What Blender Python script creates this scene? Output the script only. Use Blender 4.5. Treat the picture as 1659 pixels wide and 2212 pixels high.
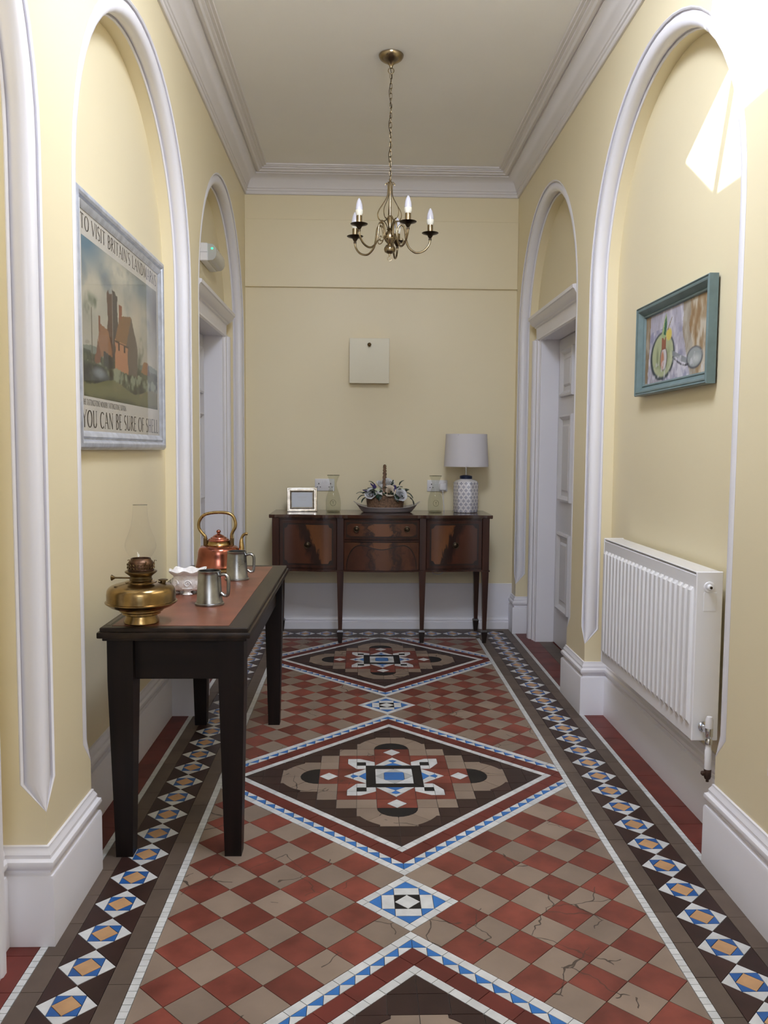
import bpy, bmesh, math, random
from mathutils import Matrix, Vector
random.seed(7)
PI = math.pi
sc = bpy.context.scene
for o in list(bpy.data.objects):
    bpy.data.objects.remove(o, do_unlink=True)
COL = sc.collection

# ------------------------------------------------------------------ camera
cam_d = bpy.data.cameras.new('camera')
cam = bpy.data.objects.new('camera', cam_d)
COL.objects.link(cam)
cam_d.sensor_fit = 'HORIZONTAL'
cam_d.sensor_width = 36.0
cam_d.lens = 36.0 * 1805.3456 / 1659.0
cam_d.clip_start = 0.02
_R = Vector((0.99955282, -0.02909577, 0.00689829)); _U = Vector((-0.00471672, 0.07439191, 0.99721793)); _F = Vector((0.02952801, 0.99680453, -0.07422141))
m = Matrix((( _R.x, _U.x, -_F.x, -0.147411), (_R.y, _U.y, -_F.y, -2.372547), (_R.z, _U.z, -_F.z, 1.329841), (0, 0, 0, 1)))
cam.matrix_world = m
sc.camera = cam

# ------------------------------------------------------------------ world, sun, daylight, exposure
sc.view_settings.view_transform = 'Standard'
sc.view_settings.look = 'None'
sc.view_settings.gamma = 1.0
sc.view_settings.use_curve_mapping = False
sc.view_settings.exposure = 0.22
sc.cycles.use_denoising = True
sc.cycles.max_bounces = 10
sc.cycles.diffuse_bounces = 6
sc.cycles.transparent_max_bounces = 16
sc.cycles.caustics_reflective = False
sc.cycles.caustics_refractive = False
w = bpy.data.worlds.new('sky'); sc.world = w; w.use_nodes = True
w.node_tree.nodes['Background'].inputs[0].default_value = (0.62, 0.76, 1.0, 1)
w.node_tree.nodes['Background'].inputs[1].default_value = 1.5

def light(name, kind, loc, direction, energy, color, size=None, size_y=None, angle=None, spread=None):
    d = bpy.data.lights.new(name, kind)
    d.energy = energy; d.color = color
    if kind == 'AREA':
        d.shape = 'RECTANGLE'; d.size = size; d.size_y = size_y
        if spread: d.spread = spread
    if kind == 'SUN': d.angle = angle
    o = bpy.data.objects.new(name, d); COL.objects.link(o)
    o.location = loc
    o.rotation_euler = Vector(direction).to_track_quat('-Z', 'Y').to_euler()
    return o

SUN = Vector((1.0, 0.35, -0.90))
light('sunlight', 'SUN', (-2, -4, 6), SUN, 13.0, (1.0, 0.98, 0.96), angle=math.radians(0.5))
# daylight that falls through the roof light over the near end of the hall
light('roof_daylight', 'AREA', (0.0, 0.05, 3.395), (-0.06, 0.75, -1.0), 66.0, (0.79, 0.85, 1.0), size=0.6, size_y=1.2)
# daylight through the glazed front door behind the camera
light('door_daylight', 'AREA', (0.0, -4.42, 2.45), (0.0, 1.0, 0.16), 24.0, (0.90, 0.92, 1.0), size=1.3, size_y=1.0)

# ------------------------------------------------------------------ helpers
D = 0.1525                      # diagonal of one square floor tile
XW = {1: 0.993, -1: -0.978}     # faces of the long walls
REC = 0.120                     # depth of the arched recesses
YB = 3.785                      # end wall
YR = -4.60                      # wall behind the camera
HC = 3.31                       # ceiling
CH = 0.068                      # width of the moulded arris round the arches
MOUT = 2.955                    # crown of the arches

class MB:
    def __init__(self):
        self.v = []; self.f = []; self.smooth_from = None
    def add(self, vs, fs):
        n = len(self.v)
        self.v += [tuple(p) for p in vs]
        self.f += [tuple(i + n for i in q) for q in fs]
        return self
    def box(self, x0, x1, y0, y1, z0, z1):
        vs = [(x, y, z) for z in (z0, z1) for y in (y0, y1) for x in (x0, x1)]
        return self.add(vs, [(0,2,3,1),(4,5,7,6),(0,1,5,4),(2,6,7,3),(0,4,6,2),(1,3,7,5)])
    def cbox(self, x0, x1, y0, y1, z0, z1, c=0.004, seg=1):
        bm = bmesh.new()
        bmesh.ops.create_cube(bm, size=1.0)
        for q in bm.verts:
            q.co = ((x0+x1)/2 + q.co.x*(x1-x0), (y0+y1)/2 + q.co.y*(y1-y0), (z0+z1)/2 + q.co.z*(z1-z0))
        bmesh.ops.bevel(bm, geom=list(bm.edges), offset=c, segments=seg, affect='EDGES', profile=0.6)
        bm.verts.index_update()
        self.add([q.co for q in bm.verts], [[q.index for q in fc.verts] for fc in bm.faces])
        bm.free(); return self
    def prism(self, poly, z0, z1):
        n = len(poly)
        a = sum(poly[i][0]*poly[(i+1)%n][1]-poly[(i+1)%n][0]*poly[i][1] for i in range(n))
        if a < 0: poly = poly[::-1]
        vs = [(x, y, z0) for x, y in poly] + [(x, y, z1) for x, y in poly]
        fs = [tuple(range(n-1, -1, -1)), tuple(range(n, 2*n))]
        fs += [(i, (i+1) % n, n+(i+1) % n, n+i) for i in range(n)]
        return self.add(vs, fs)
    def lathe(self, prof, seg=32, c=(0,0,0), sx=1.0, sy=1.0, cap=True):
        vs = []; fs = []
        for r, z in prof:
            for k in range(seg):
                a = 2*PI*k/seg
                vs.append((c[0]+sx*r*math.cos(a), c[1]+sy*r*math.sin(a), c[2]+z))
        for i in range(len(prof)-1):
            for k in range(seg):
                fs.append((i*seg+k, i*seg+(k+1)%seg, (i+1)*seg+(k+1)%seg, (i+1)*seg+k))
        if cap:
            fs.append(tuple(range(seg-1, -1, -1)))
            fs.append(tuple((len(prof)-1)*seg+k for k in range(seg)))
        return self.add(vs, fs)
    def tube(self, path, r, seg=10, closed=False, flat=1.0, up=None):
        path = [Vector(p) for p in path]; n = len(path)
        rr = r if isinstance(r, (list, tuple)) else [r]*n
        T = []
        for i in range(n):
            a = path[(i-1) % n] if (closed or i > 0) else path[i]
            b = path[(i+1) % n] if (closed or i < n-1) else path[i]
            T.append((b-a).normalized())
        u = Vector(up) if up else (Vector((0,0,1)) if abs(T[0].z) < .9 else Vector((1,0,0)))
        N = (u - T[0]*u.dot(T[0])).normalized()
        vs = []
        for i in range(n):
            if up: N = (Vector(up) - T[i]*Vector(up).dot(T[i])); N = N.normalized() if N.length > 1e-5 else Vector((1,0,0))
            else:
                N = N - T[i]*N.dot(T[i])
                N = N.normalized() if N.length > 1e-6 else Vector((1,0,0))
            B = T[i].cross(N)
            for k in range(seg):
                a = 2*PI*k/seg
                vs.append(path[i] + N*(rr[i]*math.cos(a)) + B*(rr[i]*flat*math.sin(a)))
        fs = []
        for i in range(n if closed else n-1):
            j = (i+1) % n
            for k in range(seg):
                fs.append((i*seg+k, i*seg+(k+1)%seg, j*seg+(k+1)%seg, j*seg+k))
        if not closed:
            fs.append(tuple(range(seg-1, -1, -1)))
            fs.append(tuple((n-1)*seg+k for k in range(seg)))
        return self.add(vs, fs)
    def grid(self, rows, closed_u=False):
        n = len(rows[0]); vs = [p for r in rows for p in r]; fs = []
        for i in range(len(rows)-1):
            for k in range(n if closed_u else n-1):
                k2 = (k+1) % n
                fs.append((i*n+k, i*n+k2, (i+1)*n+k2, (i+1)*n+k))
        return self.add(vs, fs)
    def mesh(self, name, smooth=None):
        me = bpy.data.meshes.new(name)
        me.from_pydata(self.v, [], self.f)
        if smooth is not None:
            me.polygons.foreach_set('use_smooth', [True]*len(me.polygons))
            me.set_sharp_from_angle(angle=math.radians(smooth))
        me.update()
        return me
    def build(self, name, mat, parent=None, smooth=None, loc=(0,0,0), fix=False):
        me = self.mesh(name, smooth)
        if fix:
            bm = bmesh.new(); bm.from_mesh(me); bmesh.ops.recalc_face_normals(bm, faces=list(bm.faces)); bm.to_mesh(me); bm.free()
        me.materials.append(mat)
        o = bpy.data.objects.new(name, me); COL.objects.link(o)
        o.location = loc
        if parent is not None: o.parent = parent
        return o

def empty(name, loc, rz=0.0):
    o = bpy.data.objects.new(name, None); COL.objects.link(o)
    o.location = loc; o.rotation_euler = (0, 0, rz); o.empty_display_size = 0.05
    return o
def tag(o, label, cat, group=None):
    o['label'] = label; o['category'] = cat
    if group: o['group'] = group
    return o
def struct(o, label=None):
    o['kind'] = 'structure'
    if label: o['label'] = label
    return o
def copy_tree(o, parent=None):
    c = o.copy(); COL.objects.link(c)
    if parent is not None: c.parent = parent
    for ch in list(o.children): copy_tree(ch, c)
    return c
def spline(pts, n=8, closed=False):
    pts = [Vector(p) for p in pts]; m = len(pts); out = []
    for i in range(m if closed else m-1):
        p0 = pts[(i-1) % m] if (closed or i > 0) else pts[i]
        p1 = pts[i]; p2 = pts[(i+1) % m]
        p3 = pts[(i+2) % m] if (closed or i+2 < m) else p2
        for k in range(n):
            t = k/n
            out.append(0.5*((2*p1) + (p2-p0)*t + (2*p0-5*p1+4*p2-p3)*t*t + (3*p1-p0-3*p2+p3)*t*t*t))
    if not closed: out.append(pts[-1])
    return out
def sprof(pts, n=6):
    return [(p.x, p.y) for p in spline([(a, b, 0) for a, b in pts], n)]

# ------------------------------------------------------------------ materials
def nt(name):
    m = bpy.data.materials.new(name); m.use_nodes = True
    t = m.node_tree
    return m, t, t.nodes['Principled BSDF']
def node(t, kind, **kw):
    n = t.nodes.new(kind)
    for k, v in kw.items(): setattr(n, k, v)
    return n
def mat(name, col, rough=0.5, metal=0.0, var=0.0, vscale=6.0, bump=0.0, bscale=80.0, rand=0.0, coat=0.0, spec=0.5, col2=None, stretch=None, rvar=0.0):
    m, t, b = nt(name)
    b.inputs['Base Color'].default_value = (*col, 1)
    b.inputs['Roughness'].default_value = rough
    b.inputs['Metallic'].default_value = metal
    b.inputs['Specular IOR Level'].default_value = spec
    if coat: b.inputs['Coat Weight'].default_value = coat; b.inputs['Coat Roughness'].default_value = 0.15
    g = node(t, 'ShaderNodeNewGeometry')
    src = g.outputs['Position']
    if stretch:
        tc = node(t, 'ShaderNodeTexCoord'); mp = node(t, 'ShaderNodeMapping'); mp.inputs['Scale'].default_value = stretch
        t.links.new(tc.outputs['Object'], mp.inputs['Vector']); src = mp.outputs['Vector']
    out = None
    if var or col2:
        nz = node(t, 'ShaderNodeTexNoise'); nz.inputs['Scale'].default_value = vscale; nz.inputs['Detail'].default_value = 5
        t.links.new(src, nz.inputs['Vector'])
        rp = node(t, 'ShaderNodeValToRGB')
        a = tuple(c*(1-var) for c in col); c2 = col2 or tuple(min(1, c*(1+var)) for c in col)
        rp.color_ramp.elements[0].position = 0.32; rp.color_ramp.elements[0].color = (*a, 1)
        rp.color_ramp.elements[1].position = 0.68; rp.color_ramp.elements[1].color = (*c2, 1)
        t.links.new(nz.outputs['Fac'], rp.inputs['Fac']); out = rp.outputs['Color']
        if rvar:
            mr = node(t, 'ShaderNodeMapRange'); mr.inputs['To Min'].default_value = rough-rvar; mr.inputs['To Max'].default_value = rough+rvar
            t.links.new(nz.outputs['Fac'], mr.inputs['Value']); t.links.new(mr.outputs['Result'], b.inputs['Roughness'])
    if rand:
        oi = node(t, 'ShaderNodeObjectInfo'); hs = node(t, 'ShaderNodeHueSaturation')
        mr = node(t, 'ShaderNodeMapRange'); mr.inputs['To Min'].default_value = 1-rand; mr.inputs['To Max'].default_value = 1+rand
        t.links.new(oi.outputs['Random'], mr.inputs['Value']); t.links.new(mr.outputs['Result'], hs.inputs['Value'])
        if out: t.links.new(out, hs.inputs['Color'])
        else: hs.inputs['Color'].default_value = (*col, 1)
        out = hs.outputs['Color']
    if out: t.links.new(out, b.inputs['Base Color'])
    if bump:
        n2 = node(t, 'ShaderNodeTexNoise'); n2.inputs['Scale'].default_value = bscale; n2.inputs['Detail'].default_value = 4
        t.links.new(src, n2.inputs['Vector'])
        bp = node(t, 'ShaderNodeBump'); bp.inputs['Strength'].default_value = bump; bp.inputs['Distance'].default_value = 0.004
        t.links.new(n2.outputs['Fac'], bp.inputs['Height']); t.links.new(bp.outputs['Normal'], b.inputs['Normal'])
    return m
def crack(m, amount, scale=7.0):
    """hairline cracks and grime worn into a tile colour"""
    t = m.node_tree; b = t.nodes['Principled BSDF']
    src = b.inputs['Base Color'].links[0].from_socket
    g = node(t, 'ShaderNodeNewGeometry')
    wv = node(t, 'ShaderNodeTexNoise'); wv.inputs['Scale'].default_value = 14
    t.links.new(g.outputs['Position'], wv.inputs['Vector'])
    mx = node(t, 'ShaderNodeVectorMath', operation='MULTIPLY_ADD'); mx.inputs[1].default_value = (0.06, 0.06, 0)
    t.links.new(wv.outputs['Color'], mx.inputs[0]); t.links.new(g.outputs['Position'], mx.inputs[2])
    vo = node(t, 'ShaderNodeTexVoronoi', feature='DISTANCE_TO_EDGE'); vo.inputs['Scale'].default_value = scale
    t.links.new(mx.outputs[0], vo.inputs['Vector'])
    lt = node(t, 'ShaderNodeMath', operation='LESS_THAN'); lt.inputs[1].default_value = 0.010
    t.links.new(vo.outputs['Distance'], lt.inputs[0])
    ms = node(t, 'ShaderNodeTexNoise'); ms.inputs['Scale'].default_value = 3.1
    t.links.new(g.outputs['Position'], ms.inputs['Vector'])
    gt = node(t, 'ShaderNodeMath', operation='GREATER_THAN'); gt.inputs[1].default_value = 0.56
    t.links.new(ms.outputs['Fac'], gt.inputs[0])
    mu = node(t, 'ShaderNodeMath', operation='MULTIPLY'); t.links.new(lt.outputs[0], mu.inputs[0]); t.links.new(gt.outputs[0], mu.inputs[1])
    m2 = node(t, 'ShaderNodeMath', operation='MULTIPLY'); m2.inputs[1].default_value = amount; t.links.new(mu.outputs[0], m2.inputs[0])
    mix = node(t, 'ShaderNodeMix', data_type='RGBA')
    t.links.new(m2.outputs[0], mix.inputs[0]); t.links.new(src, mix.inputs[6]); mix.inputs[7].default_value = (0.05, 0.035, 0.025, 1)
    t.links.new(mix.outputs[2], b.inputs['Base Color'])
    return m
def wood(name, c1, c2, rough=0.3, axis='x', scale=1.0, coat=0.2, spec=0.4):
    st = {'x': (2.2, 26, 26), 'y': (26, 2.2, 26), 'z': (26, 26, 2.2)}[axis]
    return mat(name, c1, rough, var=0.0, col2=c2, vscale=scale, stretch=st, coat=coat, spec=spec, bump=0.05, bscale=3.0)
def thin_glass(name, tint=(0.97, 0.98, 0.97), rough=0.02, body=0.0):
    m = bpy.data.materials.new(name); m.use_nodes = True; t = m.node_tree; t.nodes.clear()
    out = node(t, 'ShaderNodeOutputMaterial'); tr = node(t, 'ShaderNodeBsdfTransparent'); gl = node(t, 'ShaderNodeBsdfGlossy')
    tr.inputs['Color'].default_value = (*tint, 1); gl.inputs['Roughness'].default_value = rough
    lw = node(t, 'ShaderNodeLayerWeight'); lw.inputs['Blend'].default_value = 0.12
    rp = node(t, 'ShaderNodeMapRange'); rp.inputs['To Min'].default_value = 0.035 + body; rp.inputs['To Max'].default_value = 0.75
    t.links.new(lw.outputs['Facing'], rp.inputs['Value'])
    pw = node(t, 'ShaderNodeMath', operation='POWER'); pw.inputs[1].default_value = 1.6
    t.links.new(rp.outputs['Result'], pw.inputs[0])
    mx = node(t, 'ShaderNodeMixShader'); t.links.new(pw.outputs[0], mx.inputs[0])
    t.links.new(tr.outputs[0], mx.inputs[1]); t.links.new(gl.outputs[0], mx.inputs[2]); t.links.new(mx.outputs[0], out.inputs['Surface'])
    return m
def attr_mat(name, rough=0.45, coat=0.0):
    m, t, b = nt(name)
    a = node(t, 'ShaderNodeAttribute', attribute_name='paint')
    t.links.new(a.outputs['Color'], b.inputs['Base Color'])
    b.inputs['Roughness'].default_value = rough
    if coat: b.inputs['Coat Weight'].default_value = coat; b.inputs['Coat Roughness'].default_value = 0.05
    return m

M = {}
M['wall'] = mat('cream_wall_paint', (0.79, 0.70, 0.475), 0.42, var=0.015, vscale=1.5, bump=0.02, bscale=45)
M['ceiling'] = mat('ceiling_paint', (0.88, 0.875, 0.87), 0.7, var=0.015, vscale=2.0, bump=0.03, bscale=30)
M['trim'] = mat('white_gloss_paint', (0.79, 0.78, 0.82), 0.32)
M['cornice'] = mat('cornice_paint', (0.73, 0.705, 0.70), 0.55)
M['door'] = mat('grey_white_door_paint', (0.66, 0.65, 0.67), 0.35, var=0.02)
M['grout'] = mat('dark_grout', (0.075, 0.06, 0.05), 0.9, var=0.3, vscale=40)
T = {}
T['red'] = crack(mat('red_quarry_tile', (0.172, 0.042, 0.028), 0.48, spec=0.35, var=0.30, vscale=9, rand=0.22, bump=0.05, bscale=60, rvar=0.08), 0.6)
T['buff'] = crack(mat('buff_tile', (0.240, 0.178, 0.135), 0.5, spec=0.35, var=0.12, vscale=7, rand=0.12, bump=0.05, bscale=60, rvar=0.08), 0.9)
T['white'] = mat('white_mosaic_tile', (0.58, 0.585, 0.58), 0.4, var=0.10, vscale=25, rand=0.08)
T['blue'] = mat('blue_mosaic_tile', (0.028, 0.150, 0.44), 0.4, var=0.08, vscale=20, rand=0.08)
T['navy'] = mat('deep_blue_tile', (0.016, 0.095, 0.31), 0.4, var=0.12, vscale=20, rand=0.1)
T['orange'] = mat('tan_tile', (0.50, 0.285, 0.135), 0.45, var=0.1, vscale=20, rand=0.1)
T['dark'] = mat('dark_brown_tile', (0.034, 0.015, 0.012), 0.42, spec=0.35, var=0.2, vscale=12, rand=0.2)
T['brown'] = mat('grey_brown_tile', (0.108, 0.078, 0.060), 0.5, spec=0.35, var=0.15, vscale=9, rand=0.12)
T['black'] = mat('black_tile', (0.012, 0.010, 0.010), 0.5, spec=0.25, var=0.2, vscale=12)
T['grey'] = mat('grey_tile', (0.40, 0.41, 0.41), 0.4, var=0.06)
T['deepred'] = mat('deep_red_tile', (0.130, 0.024, 0.017), 0.45, spec=0.35, var=0.2, vscale=9, rand=0.14)

# ------------------------------------------------------------------ room shell
def bays(s):
    if s > 0: return [(-1.75, -0.205), (0.198, 1.753), (2.120, 3.630)]
    return [(-1.75, -0.184), (0.185, 1.755), (2.075, 3.630)]
def door_of(s, k):      # door bays: (centre, half width)
    b = bays(s)[k]
    if k == 2: return ((b[0]+b[1])/2, 0.472)
    if k == 0 and s < 0: return ((b[0]+b[1])/2+0.040, 0.472)
    return None
DH = 2.085              # door opening height
NA = 28

def arch_path(b, w):
    """samples round an opening: (y, z, ey, ez, cut) - corner point, direction out on to the face, arris cut"""
    c = (b[0]+b[1])/2; R = (b[1]-b[0])/2; zs = MOUT - CH - R
    P = [(b[1], 0.0, 1, 0, 0), (b[1], w, 1, 0, 0), (b[1], w+0.075, 1, 0, 1), (b[1], 1.0, 1, 0, 1), (b[1], 2.0, 1, 0, 1)]
    for k in range(NA+1):
        a = PI*k/NA
        P.append((c+R*math.cos(a), zs+R*math.sin(a), math.cos(a), math.sin(a), 1))
    P += [(b[0], 2.0, -1, 0, 1), (b[0], 1.0, -1, 0, 1), (b[0], w+0.075, -1, 0, 1), (b[0], w, -1, 0, 0), (b[0], 0.0, -1, 0, 0)]
    return P, c, R, zs
WSTOP = 0.36
def wall_side(s):
    x0 = XW[s]; xr = x0 + s*REC
    mb = MB(); H = HC+0.09
    bl = bays(s)
    trims = MB()
    ys = [YR] + [q for b in bl for q in b] + [YB+0.05]
    # pier faces
    for i in range(0, len(ys), 2):
        a, b = ys[i], ys[i+1]
        ca = 0 if i == 0 else 1
        cb = 0 if i == len(ys)-2 else 1
        lv = [(0, 0), (WSTOP, 0), (WSTOP+0.075, CH), (2.0, CH), (H, CH)]
        for (z0, c0), (z1, c1) in zip(lv, lv[1:]):
            mb.add([(x0, a+ca*c0, z0), (x0, b-cb*c0, z0), (x0, b-cb*c1, z1), (x0, a+ca*c1, z1)], [(0, 1, 2, 3)])
    for k, b in enumerate(bl):
        P, c, R, zs = arch_path(b, WSTOP)
        Ro = R+CH
        # face above the arch
        up = []
        for j in range(NA+1):
            a = PI*j/NA
            up.append((c+Ro*math.cos(a), zs+Ro*math.sin(a)))
        up = [(b[1]+CH, 2.0)] + up + [(b[0]-CH, 2.0)]
        mb.grid([[(x0, y, z) for y, z in up], [(x0, y, H) for y, z in up]])
        # reveal and recess back
        mb.grid([[(x0+s*CH*q[4], q[0], q[1]) for q in P], [(xr, q[0], q[1]) for q in P]])
        dr = door_of(s, k)
        arc = [(q[0], q[1]) for q in P[5:5+NA+1]]
        if dr:
            d0, d1 = dr[0]-dr[1], dr[0]+dr[1]
            for (p, q, z0, z1) in ((b[0], d0, 0, zs), (d1, b[1], 0, zs), (d0, d1, DH, zs)):
                mb.add([(xr, p, z0), (xr, q, z0), (xr, q, z1), (xr, p, z1)], [(0, 1, 2, 3)])
        else:
            mb.add([(xr, b[0], 0), (xr, b[1], 0), (xr, b[1], zs), (xr, b[0], zs)], [(0, 1, 2, 3)])
        n = len(arc)
        mb.add([(xr, y, z) for y, z in arc], [tuple(range(n))])
        # white moulded arris
        prof = [(0, 0.0), (0.015, .004), (.085, .005), (.10, -.004), (.14, -.006), (.17, .004), (.21, .014), (.29, .024), (.40, .0315), (.50, .034), (.60, .0315), (.71, .024), (.79, .014), (.83, .004), (.86, -.006), (.90, -.004), (.915, .005), (.985, .004), (1.0, 0.0)]
        rows = []
        for (y, z, ey, ez, cut) in P:
            if z < WSTOP-0.001: continue
            row = []
            for tt, off in prof:
                kk = cut if cut else 0.0
                A = Vector((x0, y + ey*CH*kk, z + ez*CH*kk)); B = Vector((x0+s*CH*kk, y, z))
                p = A.lerp(B, tt)
                nrm = Vector((-s, -ey, -ez)).normalized()
                row.append(p + nrm*(off*kk + 0.0004))
            rows.append(row)
        tm = MB().grid(rows)
        o = tm.build('trim_%d' % (10 + k + (3 if s > 0 else 0)), M['trim'], smooth=40)
        struct(o, 'white roll moulding round the %s arched recess in the %s wall' % (('nearest', 'middle', 'far')[k], 'right' if s > 0 else 'left'))
    # outer leaf so that no daylight leaks in
    xo = x0 + s*0.75
    mb.add([(xo, YR-0.1, -0.1), (xo, YB+0.15, -0.1), (xo, YB+0.15, H+0.1), (xo, YR-0.1, H+0.1)], [(0, 1, 2, 3)])
    o = mb.build('wall_right' if s > 0 else 'wall_left', M['wall'], smooth=30)
    return struct(o, 'cream painted %s wall with three arched recesses' % ('right' if s > 0 else 'left'))
wall_side(1); wall_side(-1)

o = MB().box(-1.75, 1.75, YB, YB+0.12, -0.1, HC+0.2).build('wall_back', M['wall'])
struct(o, 'cream painted end wall behind the sideboard')
mb = MB()     # wall behind the camera, with the glazed door opening
mb.box(-1.75, -0.72, YR-0.12, YR, -0.1, HC+0.2); mb.box(0.72, 1.75, YR-0.12, YR, -0.1, HC+0.2); mb.box(-0.72, 0.72, YR-0.12, YR, 3.0, HC+0.2); mb.box(-0.72, 0.72, YR-0.12, YR, -0.1, 0.30)
struct(mb.build('wall_front', M['wall']), 'cream wall behind the camera with glazed entrance')
mb = MB()
for x in (-0.72, -0.30, 0.26, 0.68): mb.box(x, x+0.045, YR-0.08, YR-0.02, 0.30, 3.0)
for z in (0.30, 2.20, 2.955): mb.box(-0.72, 0.72, YR-0.08, YR-0.02, z, z+0.045)
struct(mb.build('window_1', M['trim']), 'white glazing bars of the entrance screen')

# ceiling with the roof light opening
hx0, hx1, hy0, hy1 = -0.34, 0.80, -1.35, 0.70
mb = MB()
for (a, b, c, d) in ((-1.75, hx0, YR-0.1, YB+0.1), (hx1, 1.75, YR-0.1, YB+0.1), (hx0, hx1, YR-0.1, hy0), (hx0, hx1, hy1, YB+0.1)):
    mb.box(a, b, c, d, HC, HC+0.06)
struct(mb.build('ceiling', M['ceiling']), 'off-white plaster ceiling')
mb = MB()
mb.box(-1.75, hx0-0.03, YR-0.1, YB+0.1, HC+0.06, HC+0.5); mb.box(hx1+0.03, 1.75, YR-0.1, YB+0.1, HC+0.06, HC+0.5)
mb.box(hx0-0.03, hx1+0.03, hy1+0.03, YB+0.1, HC+0.06, HC+0.12); mb.box(hx0-0.03, hx1+0.03, YR-0.1, hy0-0.03, HC+0.06, HC+0.12)
mb.v = []; mb.f = []
# roof light frame: opening outline in plan at z 3.42
Zr = 3.42
op = [(0.04, 0.57), (0.62, -0.26), (0.62, -1.20), (-0.20, -1.20), (-0.20, 0.18)]
fr = [(0.04, hy1+0.02), (hx1+0.02, hy1+0.02), (hx1+0.02, hy0-0.02), (hx0-0.02, hy0-0.02), (hx0-0.02, hy1+0.02)]
for i in range(5):
    j = (i+1) % 5
    mb.prism([op[i], op[j], fr[j], fr[i]], Zr-0.01, Zr+0.01)
def bar2(p, q, w_):
    p = Vector((*p, 0)); q = Vector((*q, 0)); t_ = (q-p).normalized(); n_ = Vector((-t_.y, t_.x, 0))*w_
    mb.prism([tuple((p+n_).xy), tuple((q+n_).xy), tuple((q-n_).xy), tuple((p-n_).xy)], Zr-0.01, Zr+0.01)
bar2((-0.20, 0.19), (0.30, 0.205), 0.020)
bar2((-0.20, -0.46), (0.62, -0.46), 0.015)
for (a, b, c, d) in ((hx0-0.03, hx0, hy0-0.03, hy1+0.03), (hx1, hx1+0.03, hy0-0.03, hy1+0.03), (hx0-0.03, hx1+0.03, hy0-0.03, hy0), (hx0-0.03, hx1+0.03, hy1, hy1+0.03)):
    mb.box(a, b, c, d, HC, Zr)
struct(mb.build('window_2', M['trim']), 'white framed roof light over the near end of the hall')

# cornice and skirting: mitred sweeps
def sweep_plan(path, prof, closed=False, flip=1):
    """path: plan points; prof: (t, z) with t measured to the left of travel (flip=1)"""
    P = [Vector((p[0], p[1])) for p in path]; n = len(P)
    dirs = [(P[i+1]-P[i]).normalized() for i in range(n-1)]
    def nrm(d): return Vector((-d.y, d.x))*flip
    rows = []
    for i in range(n):
        if i == 0: off = nrm(dirs[0])
        elif i == n-1: off = nrm(dirs[-1])
        else:
            a, b = nrm(dirs[i-1]), nrm(dirs[i])
            off = (a+b)/(1+a.dot(b)) if abs(1+a.dot(b)) > 1e-4 else a
        rows.append([(P[i].x+off.x*t_, P[i].y+off.y*t_, z) for t_, z in prof])
    return MB().grid(rows)
corn = [(0, 3.145), (.010, 3.145), (.014, 3.150), (.014, 3.166), (.020, 3.170), (.020, 3.182), (.026, 3.186), (.026, 3.192), (.031, 3.205), (.042, 3.232), (.062, 3.254), (.088, 3.266), (.092, 3.266), (.092, 3.278), (.097, 3.278), (.104, 3.272), (.118, 3.272), (.126, 3.282), (.140, 3.285), (.140, 3.294), (.156, 3.294), (.158, 3.300), (.172, 3.300), (.174, 3.312)]
o = sweep_plan([(XW[1], YR), (XW[1], YB), (XW[-1], YB), (XW[-1], YR)], corn).build('trim_1', M['cornice'], smooth=35)
struct(o, 'moulded off-white cornice round the ceiling')
pl = [(0, 0), (.024, 0), (.024, .186), (.021, .194), (.012, .198), (.012, .205), (.021, .212), (.025, .222), (.023, .232), (.014, .238), (.013, .243), (.014, .248), (.010, .256), (.006, .262), (.006, .268), (0, .270)]
def plinths(s):
    x0 = XW[s]; xr = x0+s*REC; b = bays(s); A = 0.137
    nm = 'baseboard_right' if s > 0 else 'baseboard_left'
    d2 = door_of(s, 2); d0 = door_of(s, 0)
    full = [(x0, YR), (x0, b[0][0]), (xr, b[0][0])]
    if d0:
        paths = [full + [(xr, d0[0]-d0[1]-A)], [(xr, d0[0]+d0[1]+A)]]
        cur = paths.pop()
    else:
        paths = []; cur = full
    cur += [(xr, b[0][1]), (x0, b[0][1]), (x0, b[1][0]), (xr, b[1][0]), (xr, b[1][1]), (x0, b[1][1]), (x0, b[2][0]), (xr, b[2][0]), (xr, d2[0]-d2[1]-A)]
    paths.append(cur)
    paths.append([(xr, d2[0]+d2[1]+A), (xr, b[2][1]), (x0, b[2][1]), (x0, YB)])
    mb = MB()
    for p in paths:
        q = sweep_plan(p, pl, flip=1 if s > 0 else -1)
        mb.add(q.v, q.f)
    struct(mb.build(nm, M['trim'], smooth=35), 'tall white moulded plinth along the %s wall' % ('right' if s > 0 else 'left'))
plinths(1); plinths(-1)
bp = [(0, 0), (.022, 0), (.022, .050), (.018, .054), (.012, .056), (.012, .064), (.016, .068), (.012, .078), (.008, .084), (.008, .092), (.006, .094), (.006, .340), (0, .342)]
o = sweep_plan([(XW[1], YB), (XW[-1], YB)], bp).build('baseboard_back', M['trim'], smooth=35)
struct(o, 'white skirting board on the end wall')
# boxed panel high on the end wall
mb = MB().cbox(XW[-1], XW[1], YB-0.022, YB+0.01, 2.495, 2.972, 0.003)
struct(mb.build('trim_2', M['wall']), 'cream boxed panel across the top of the end wall')

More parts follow.
